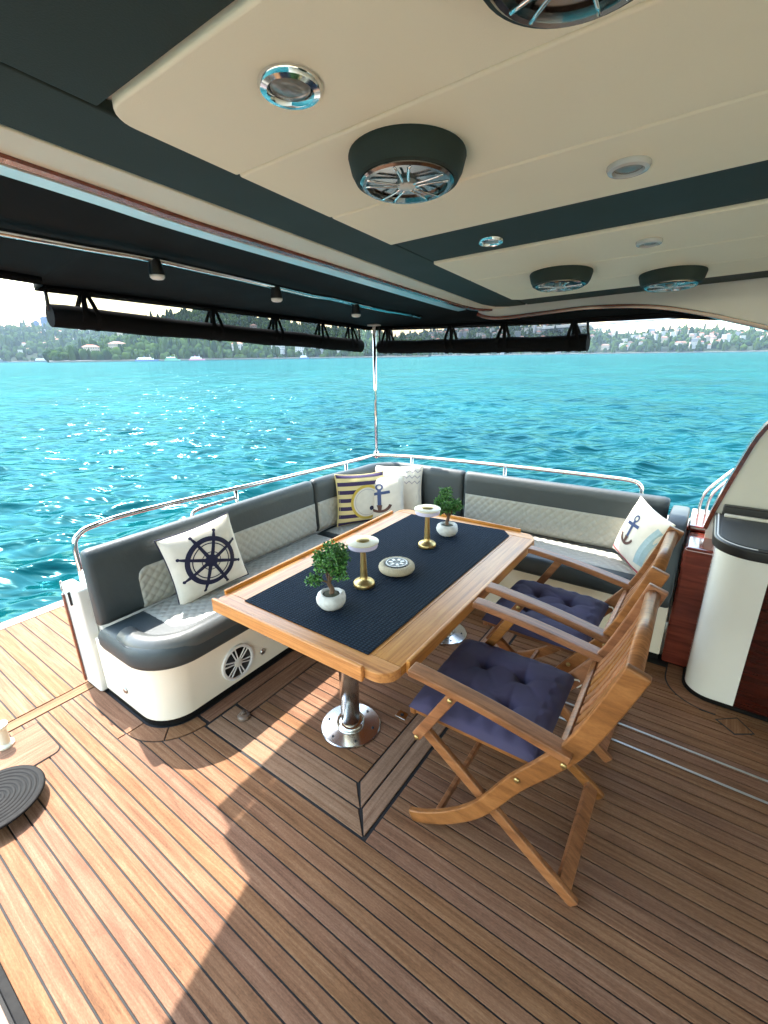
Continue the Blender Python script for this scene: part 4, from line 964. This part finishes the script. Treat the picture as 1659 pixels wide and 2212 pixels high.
# rolled curtains
def curtain(label, path_top, path_roll, rad, straps, side):
    t = thing('rolled_curtain', label, 'curtain', group='rolled side curtains')
    T = smooth_path(path_top, 8); B_ = smooth_path(path_roll, 8); n = len(T)
    rings = []
    for i, p in enumerate(B_):
        tt = (B_[min(i + 1, n - 1)] - B_[max(i - 1, 0)]).normalized(); sd = tt.cross(Vector((0, 0, 1))).normalized()
        k = rad * (1 + .03 * math.sin(i * 1.7) + .03 * math.sin(i * .6)); zo = .002 * math.sin(i * .9)
        rings.append([p + sd * (math.cos(a) * k) + Vector((0, 0, math.sin(a) * k * 1.12 + zo)) for a in [2 * math.pi * q / 14 for q in range(14)]])
    MB().loft(rings).build('roll', M['roll'], t, smooth=True, autos=50)
    mb = MB()
    mb.grid(n - 1, 1, lambda u, v: T[min(int(round(u * (n - 1))), n - 1)].lerp(B_[min(int(round(u * (n - 1))), n - 1)] + Vector((0, 0, rad * .9)), v))
    mb.build('mesh_panel', M['screen'], t)
    for u in straps:
        i = min(int(u * (n - 1)), n - 1); a = T[i]; b = B_[i]; tt = (B_[min(i + 1, n - 1)] - B_[max(i - 1, 0)]).normalized(); sd = tt.cross(Vector((0, 0, 1))).normalized()
        mbs = MB()
        for o_ in (-.028, .03):
            pts = [a + Vector((0, 0, .01)) + sd * .012 * side, a.lerp(b, .4) + tt * o_ * .6 + sd * .03 * side, b + tt * o_ + sd * (rad + .006) * side, b + tt * o_ + Vector((0, 0, -rad * 1.16)), b + tt * o_ - sd * (rad + .006) * side, a + Vector((0, 0, .01)) - sd * .012 * side]
            P_ = smooth_path(pts, 4); rr_ = [[p + tt * .010 * s1 + sd * .0015 * s2 for s1, s2 in ((-1, -1), (1, -1), (1, 1), (-1, 1))] for p in P_]
            mbs.loft(rr_)
        mbs.build('strap', M['roll'], t)
    for i in (0, n - 1):
        MB().tube([T[i] + Vector((0, 0, .01)), B_[i] + Vector((0, 0, .02))], .0075, 7).build('batten', M['black'], t, smooth=True)
curtain('rolled-up black curtain with mesh window hanging along the stern edge of the awning',
        [(-2.345, .90, 1.93), (-2.355, 1.7, 1.905), (-2.352, 2.4, 1.88), (-2.34, 2.98, 1.855)],
        [(-2.355, .90, 1.828), (-2.365, 1.7, 1.787), (-2.362, 2.4, 1.755), (-2.345, 3.00, 1.722)], .041, (.10, .37, .58, .78, .95), 1)
curtain('rolled-up black curtain with mesh window hanging along the side past the pole',
        [(-2.20, 3.05, 1.845), (-1.7, 3.0, 1.835), (-1.1, 2.96, 1.822), (-.67, 2.94, 1.808)],
        [(-2.20, 3.06, 1.712), (-1.7, 3.005, 1.706), (-1.1, 2.965, 1.702), (-.655, 2.945, 1.704)], .041, (.10, .42, .66, .92), 1)

# ------------------------------------------------------------------ cabinet and coaming
co = thing('mahogany_coaming', 'glossy mahogany coaming block between the sofa end and the cabinet', 'coaming')
MB().box(-.003, .155, 2.655, 3.27, 0, .700).build('body', M['mahogany'], co, bevel=.02, seg=4)
MB().box(-.006, .60, 2.865 + .06, 3.29, .7008, .735).build('ledge', M['mahogany'], co, bevel=.012, seg=3)
cab = thing('bar_cabinet', 'white cabinet with rounded corner, black countertop and mahogany front', 'cabinet')
cp_ = arc(.235, 2.545, .115, 180, 270, 10)
white = [(.12, 2.85)] + cp_ + [(.325, 2.43), (.325, 2.85)]
MB().prism(white, .02, .80).build('white_side', M['gel'], cab, smooth=True, autos=40)
M['mahogany_dk'] = wood('dark_mahogany', (.020, .004, .003), (.036, .007, .005), (.06, .012, .008), (3, 30, 30), .25, .4, .1, 0, .03, .3)
MB().prism([(.327, 2.435), (1.6, 2.435), (1.6, 2.85), (.327, 2.85)], .02, .80).build('mahogany_front', M['mahogany_dk'], cab)
MB().prism(inset_poly([(.12, 2.85)] + cp_ + [(1.6, 2.43), (1.6, 2.85)], -.006), 0, .0198).build('toe_rubber', M['rubber'], cab)
mo = [(.12, 2.70)] + cp_ + [(.29, 2.43)]
def ringpoly(d0, d1):
    a = [(.12 - d0, 2.66)] + arc(.235, 2.545, .115 + d0, 180, 270, 10) + [(.262, 2.43 - d0)]
    b = [(.12 - d1, 2.66)] + arc(.235, 2.545, .115 + d1, 180, 270, 10) + [(.262, 2.43 - d1)]
    return a + b[::-1]
MB().prism(ringpoly(.006, .088), -.004, .0012).build('margin_seam', M['caulk'], deck)
MB().prism(ringpoly(.010, .081), -.003, .0026).build('margin_board', M['teak'], deck)
ct = [(.098, 2.853)] + arc(.255, 2.50, .157, 180, 270, 12) + [(1.62, 2.343), (1.62, 2.853)]
top = MB().prism(ct, .8005, .850).build('countertop', M['black'], cab, bevel=.008, seg=3)
MB().prism(inset_poly(ct, .028), .8503, .853).build('counter_mat', M['counter'], top)
io, oi_ = inset_poly(ct, .012), inset_poly(ct, .018)
MB().loft([[(x, y, .8505) for x, y in io[:-2]], [(x, y, .8525) for x, y in io[:-2]], [(x, y, .8525) for x, y in oi_[:-2]], [(x, y, .8505) for x, y in oi_[:-2]]], False, False, False).build('edge_line', M['white'], top)
MB().box(.125, 1.6, 2.80, 2.846, .8535, .905).build('back_lip', M['black'], top, bevel=.008)
MB().box(.135, 1.6, 2.775, 2.799, .8535, .868).build('back_bead', M['gel_grey'], top, bevel=.004)
bh = thing('cabin_bulkhead', 'unseen cabin bulkhead forward of the deck, white to bounce fill light', 'bulkhead')
MB().box(1.62, 1.70, -1.9, 2.85, .0, 2.0).build('wall', M['gel'], bh)  # out of view; white finish chosen to reflect fill under the hardtop

# ------------------------------------------------------------------ far shore
def pol(b, d): return -math.sin(R(b)) * d, math.cos(R(b)) * d
def vnoise(x, y, s, seed=0):
    return (math.sin(x / s * 1.3 + seed) * math.cos(y / s * 1.7 + seed * 2.1) + .5 * math.sin(x / s * 3.1 + y / s * 2.3 + seed) + .3 * math.cos(x / s * 5.3 - y / s * 4.1 + seed * .7)) / 1.8
M['hill'] = simple('hillside_scrub', (.018, .028, .011), .95, noise=.35, nscale=.03, spec=.05)
class Hill:
    def __init__(s, name, label, table, d0, d1, treeh, seed):
        s.b = [t[0] for t in table][::-1]; s.t = [t[1] for t in table][::-1]; s.d0, s.d1, s.th, s.seed = d0, d1, treeh, seed
        bs = np.linspace(s.b[0], s.b[-1], 90); ds = np.concatenate([np.linspace(d0, d1, 22), np.linspace(d1 + 60, d1 + 500, 5)])
        v = []
        for d in ds:
            for b in bs: x, y = pol(b, d); v.append((x, y, s.h(b, d)))
        n = len(bs); f = [(j * n + i, j * n + i + 1, (j + 1) * n + i + 1, (j + 1) * n + i) for j in range(len(ds) - 1) for i in range(n - 1)]
        o = MB().add(v, f).build(name, M['hill'], smooth=True); tag(o, label, kind='structure')
        if o.data.polygons[0].normal.z < 0: o.data.flip_normals()
    def h(s, b, d):
        rh = float(np.interp(b, s.b, s.t)) * s.d1 + CAM_H - s.th
        q = min(max((d - s.d0) / (s.d1 - s.d0), 0), 1); k = (q * (1.55 - .55 * q))
        x, y = pol(b, d)
        z = SEA_Z - 1 + 3 * min(1, q * 30) + max(rh, 2) * k * (1 + .10 * vnoise(x, y, 90, s.seed) * (1 - q))
        if d > s.d1: z -= (d - s.d1) * .06
        return z
T_LEFT = [(84, .046), (77.85, .0456), (75.11, .0467), (73.12, .0502), (72.07, .0527), (70.5, .0518), (67.7, .0535), (64.5, .056), (61.6, .0559), (58.1, .051), (54.4, .0406), (50, .02)]
T_GREEN = [(70, .001), (68.3, .004), (66.1, .0245), (63.4, .0439), (61.1, .0639), (59.5, .0722), (56.9, .0848), (54.55, .0896), (50.8, .0782), (48.5, .0726), (46, .0642), (42.1, .0571), (38.1, .0504), (35.2, .041), (32.5, .0244), (30, .004)]
T_RIGHT = [(40, .012), (37.9, .0212), (33.6, .0353), (28.6, .0488), (23.9, .0513), (19.5, .0535), (17.2, .0532), (14.7, .0518), (11.95, .0413), (10.5, .0341), (8.6, .0307), (4.3, .0389), (1.2, .0334), (-2.7, .0283), (-5.7, .028), (-10, .0227), (-16, .02)]
hl = Hill('hill_town', 'hazy town hillside behind the wooded hill', T_LEFT, 1050, 1650, 8, 1)
hg = Hill('hill_wooded', 'wooded hill rising from the near shore', T_GREEN, 640, 900, 10, 2)
hrr = Hill('hill_city', 'hillside across the water covered with houses', T_RIGHT, 1050, 1550, 8, 3)

ico_v, ico_f = None, None
def ico():
    import bmesh
    b = bmesh.new(); bmesh.ops.create_icosphere(b, subdivisions=1, radius=1); b.verts.ensure_lookup_table()
    v = np.array([tuple(q.co) for q in b.verts]); f = np.array([[q.index for q in g_.verts] for g_ in b.faces]); b.free(); return v, f
IV, IF = ico()
import bmesh as _bm
def ico2():
    b = _bm.new(); _bm.ops.create_icosphere(b, subdivisions=2, radius=1); b.verts.ensure_lookup_table()
    v = np.array([tuple(q.co) for q in b.verts]); f = np.array([[q.index for q in g_.verts] for g_ in b.faces]); b.free(); return v, f
IV2, IF2 = ico2()
def wood_mass(name, label, hill, n, size, dlim=(0, 1), skip=None, mat='forest'):
    V, F, o = [], [], 0
    for _ in range(n):
        b = rng.uniform(hill.b[0], hill.b[-1]); q = rng.uniform(dlim[0], dlim[1]); d = hill.d0 + (hill.d1 - hill.d0) * q
        if skip and skip(b, q): continue
        x, y = pol(b, d); z = hill.h(b, d); s = size * rng.uniform(.6, 1.35); tall = rng.uniform(.8, 1.5) * (1.9 if rng.random() < .15 else 1)
        w = s * (.6 if tall > 1.6 else 1)
        v = IV2 * (1 + rng.normal(0, .13, (len(IV2), 1)))
        v = v * np.array([w, w, s * tall]) + np.array([x, y, z + s * tall * .55]); V.append(v); F.append(IF2 + o); o += len(v)
    V = np.concatenate(V); F = np.concatenate(F)
    me = bpy.data.meshes.new(name); me.vertices.add(len(V)); me.vertices.foreach_set('co', V.ravel()); me.loops.add(F.size); me.loops.foreach_set('vertex_index', F.ravel().astype(np.int32))
    me.polygons.add(len(F)); me.polygons.foreach_set('loop_start', np.arange(0, F.size, 3, dtype=np.int32)); me.update(calc_edges=True); me.validate()
    me.materials.append(M[mat]); ob = bpy.data.objects.new(name, me); COL.objects.link(ob); tag(ob, label, 'woods', kind='stuff')
wood_mass('woodland', 'dense green woodland covering the near-shore hill', hg, 3800, 4.2)
wood_mass('town_trees', 'bluish trees scattered over the hazy town hillside', hl, 3200, 4.8)
wood_mass('city_trees', 'trees between the houses on the hillside across the water', hrr, 2800, 4.6)

WALLS = [('white', (.38, .37, .36)), ('cream', (.33, .28, .22)), ('pink', (.30, .21, .18)), ('grey', (.22, .23, .25))]
ROOFS = [('red', (.34, .10, .06)), ('brown', (.22, .10, .07)), ('pale', (.5, .46, .42))]
WM = {n: simple(n + '_house_wall', c, .8, noise=.1, nscale=.3) for n, c in WALLS}; RM = {n: simple(n + '_tile_roof', c, .8, noise=.2, nscale=.5) for n, c in ROOFS}
M['far_window'] = simple('far_window_glass', (.06, .07, .09), .2)
def house_mesh(w, d, hgt, wall, roof, flat):
    mb = MB(); mb.box(-w / 2, w / 2, -d / 2, d / 2, -6, hgt, 0)
    if flat: mb.box(-w / 2 - .4, w / 2 + .4, -d / 2 - .4, d / 2 + .4, hgt + .01, hgt + .9, 1)
    else:
        e = .7; a = w / 2 + e; b = d / 2 + e; rz_ = hgt + w * .22; L_ = max(0.5, d / 2 - w * .35)
        mb.add([(-a, -b, hgt), (a, -b, hgt), (a, b, hgt), (-a, b, hgt), (0, -L_, rz_), (0, L_, rz_)], [(0, 1, 4), (1, 2, 5, 4), (2, 3, 5), (3, 0, 4, 5), (3, 2, 1, 0)], 1)
    nf = max(2, int(hgt / 3.2))
    for s in range(nf):                                      # window rows on the long faces
        z0 = s * hgt / nf + .9
        for sx in (-1, 1):
            for k in range(max(2, int(d / 3.5))):
                yy = -d / 2 + d * (k + .5) / max(2, int(d / 3.5)); mb.box(min(sx * w / 2, sx * (w / 2 + .06)), max(sx * w / 2, sx * (w / 2 + .06)), yy - .7, yy + .7, z0, z0 + 1.5, 2)
            for k in range(max(2, int(w / 3.5))):
                xx = -w / 2 + w * (k + .5) / max(2, int(w / 3.5)); mb.box(xx - .7, xx + .7, min(sx * d / 2, sx * (d / 2 + .06)), max(sx * d / 2, sx * (d / 2 + .06)), z0, z0 + 1.5, 2)
    o = mb.build('house', [WM[wall], RM[roof], M['far_window']]); me = o.data; bpy.data.objects.remove(o); return me
VAR = []
for wall, roof, flat, w, d, hg_ in [('white', 'red', 0, 12, 16, 9), ('cream', 'red', 0, 13, 18, 11), ('white', 'pale', 1, 14, 18, 14), ('pink', 'brown', 0, 12, 15, 10), ('grey', 'pale', 1, 15, 20, 16), ('cream', 'brown', 0, 14, 22, 8), ('white', 'brown', 0, 10, 14, 12)]:
    VAR.append((house_mesh(w, d, hg_, wall, roof, flat), wall, roof, flat))
def put_house(hill, b, q, vi, where, group, sc=1.0, dz=0):
    me, wall, roof, flat = VAR[vi]; d = hill.d0 + (hill.d1 - hill.d0) * q; x, y = pol(b, d)
    o = bpy.data.objects.new('house', me); COL.objects.link(o); o.location = (x, y, hill.h(b, d) + 1.5 + dz); o.rotation_euler = (0, 0, rng.uniform(0, 3.14)); o.scale = (sc,) * 3
    kind = 'apartment block with flat roof' if flat else 'house with %s tiled roof' % roof
    lvl = 'down by the quay' if q < .12 else 'on the lower slope' if q < .4 else 'on the upper slope' if q < .75 else 'up near the ridge'
    tag(o, '%s %s %s %s' % (wall, kind, lvl, where), 'house', group)
cnt = 0
while cnt < 200:
    b = rng.uniform(-9, 36); q = rng.beta(1.1, 1.6) * .98
    if vnoise(*pol(b, 1000 + q * 500), 110, 5) < -.25 and rng.random() < .8: continue
    put_house(hrr, b, q, int(rng.integers(0, 7)), 'across the water', 'houses on the hillside across the water', rng.uniform(.42, .72), 2.5); cnt += 1
for _ in range(70):
    put_house(hl, rng.uniform(62, 79), rng.uniform(.02, .95), int(rng.integers(0, 7)), 'below the two towers', 'houses on the hazy town slope', rng.uniform(.32, .58), 1.5)
for b, q, v in ((66.3, .10, 1), (63.9, .20, 5), (59.2, .55, 5), (63.2, .72, 1), (52, .06, 0), (47.5, .05, 2), (45.0, .04, 2), (43, .05, 4), (41, .05, 0), (39, .06, 6), (50, .4, 3)):
    put_house(hg, b, q, v, 'of the wooded hill', 'houses in the wooded hill', .8, 2.5)
# twin office towers
M['tower'] = simple('blue_tower_glass', (.030, .070, .150), .6, noise=.1, nscale=.2, spec=.1)
for b, w, t, lb in ((70.31, 14, 0.060700000000000004, 'lower of two blue glass office towers above the hazy town'), (69.62, 20, 0.0667, 'taller and wider of two blue glass office towers above the hazy town')):
    d = 1640; x, y = pol(b, d); tw = thing('office_tower', lb, 'tower', (x, y, hl.h(b, d) - 4), R(b)); H_ = t * d + CAM_H - hl.h(b, d) + 4
    MB().box(-w / 2, w / 2, -w / 2, w / 2, 0, H_).build('shaft', M['tower'], tw)
    for k in range(int(H_ / 8)): MB().box(-w / 2 - .15, w / 2 + .15, -w / 2 - .15, w / 2 + .15, 4 + k * 8, 4.6 + k * 8).build('floor_band', M['far_window'], tw)
    MB().box(-w * .3, w * .3, -w * .3, w * .3, H_ + .01, H_ + 3).build('roof_house', M['tower'], tw)
# moored boats
BL = {'white': simple('boat_white', (.7, .7, .7), .4), 'blue': simple('boat_blue', (.06, .12, .30), .4), 'green': simple('boat_green', (.10, .33, .26), .4), 'rose': simple('boat_rose', (.42, .16, .26), .4), 'dark': simple('boat_dark', (.05, .09, .12), .4)}
def ferry(b, L_, hullc, deckc, label, d=610, hh=1.0):
    x, y = pol(b, d); t = thing('moored_ferry', label, 'ferry', (x, y, SEA_Z), R(b), 'ferries moored under the wooded hill')
    hp_ = [(-L_ / 2, -2.2), (L_ * .36, -2.2), (L_ / 2, 0), (L_ * .36, 2.2), (-L_ / 2, 2.2)]
    MB().prism(hp_, -.5, 1.4 * hh).build('hull', BL[hullc], t)
    MB().box(-L_ * .42, L_ * .30, -1.9, 1.9, 1.401 * hh, 2.9 * hh).build('main_deck', BL[deckc], t)
    MB().box(-L_ * .36, L_ * .20, -1.6, 1.6, 2.901 * hh, 4.1 * hh).build('upper_deck', BL['white'], t)
    for k in range(8):
        xx = -L_ * .38 + k * L_ * .085; MB().box(xx, xx + L_ * .055, -1.96, -1.901, 1.9 * hh, 2.6 * hh).build('window', M['far_window'], t)
    MB().lathe([(.5, 4.1 * hh), (.4, 5.4 * hh)], 10, (-L_ * .1, 0, 0)).build('funnel', BL[hullc], t)
    MB().tube([(L_ * .15, 0, 4.1 * hh), (L_ * .15, 0, 7 * hh)], .08, 6).build('mast', BL['white'], t)
ferry(61.4, 24, 'blue', 'white', 'white ferry with blue hull moored under the wooded hill')
ferry(58.9, 17, 'green', 'green', 'pale green ferry moored beside the blue and rose ones')
ferry(56.4, 18, 'rose', 'white', 'white ferry with rose hull moored under the wooded hill')
ferry(74.0, 26, 'dark', 'dark', 'long dark ferry moored below the hazy town', 990, 1.6)
ferry(70.6, 20, 'dark', 'white', 'white and dark ferry moored below the hazy town', 990, 1.3)
ferry(44.6, 12, 'blue', 'white', 'small white ferry with blue hull beside the shore houses', 612, .9)
# suspension bridge
br = thing('suspension_bridge', 'grey suspension bridge deck high over the water beside the city hill', 'bridge')
M['bridge'] = simple('bridge_steel', (.36, .38, .41), .6)
A = Vector((*pol(14.16, 1224), 60)); Bp = Vector((*pol(2.45, 1022), 60)); dv = (Bp - A).normalized()
P0 = A - dv * 120; P1 = Bp + dv * 700
MB().beam(P0, P1, 3.6, 26, Vector((0, 0, 1)).cross(dv)).build('deck', M['bridge'], br)
sdv = Vector((0, 0, 1)).cross(dv)
for s in (-1, 1):
    MB().beam(P0 + sdv * 13 * s + Vector((0, 0, 3.4)), P1 + sdv * 13 * s + Vector((0, 0, 3.4)), 1.1, .6, sdv).build('railing', BL['white'], br)
for tpos in (P0 + dv * 1, P0 + dv * 800):
    for s in (-1, 1): MB().beam(tpos + sdv * 15 * s - Vector((0, 0, 62)), tpos + sdv * 15 * s + Vector((0, 0, 45 if tpos.x < P0.x + 10 and tpos == P0 else 12)), 6, 5, sdv).build('pier', M['bridge'], br)
# quay along the shore
M['quay'] = simple('quay_stone', (.14, .14, .13), .8, noise=.2, nscale=.2)
for hill, nm in ((hg, 'stone quay below the wooded hill'), (hrr, 'stone quay below the city hillside'), (hl, 'stone quay below the hazy town')):
    bs = np.linspace(hill.b[0], hill.b[-1], 60); rings = []
    for b in bs:
        rings.append([(*pol(b, hill.d0 - 6), SEA_Z - 2), (*pol(b, hill.d0 - 6), SEA_Z + 1.5), (*pol(b, hill.d0 + 8), SEA_Z + 1.8), (*pol(b, hill.d0 + 8), SEA_Z - 2)])
    tag(MB().loft(rings).build('quay', M['quay']), nm, kind='structure')

# ------------------------------------------------------------------ haze
hz = MB().box(-5200, 5200, -5200, 5200, -4.5, 190).build('haze', None); hz.data.materials.clear()
hm = bpy.data.materials.new('haze_air'); hm.use_nodes = True; hn = hm.node_tree.nodes; hn.remove(hn['Principled BSDF'])
pv = hn.new('ShaderNodeVolumePrincipled'); pv.inputs['Color'].default_value = (.58, .75, 1.0, 1); pv.inputs['Density'].default_value = .00009; pv.inputs['Anisotropy'].default_value = .2
hm.node_tree.links.new(pv.outputs[0], hn['Material Output'].inputs['Volume']); hz.data.materials.append(hm)
tag(hz, 'thin blue sea haze over the strait', kind='stuff')
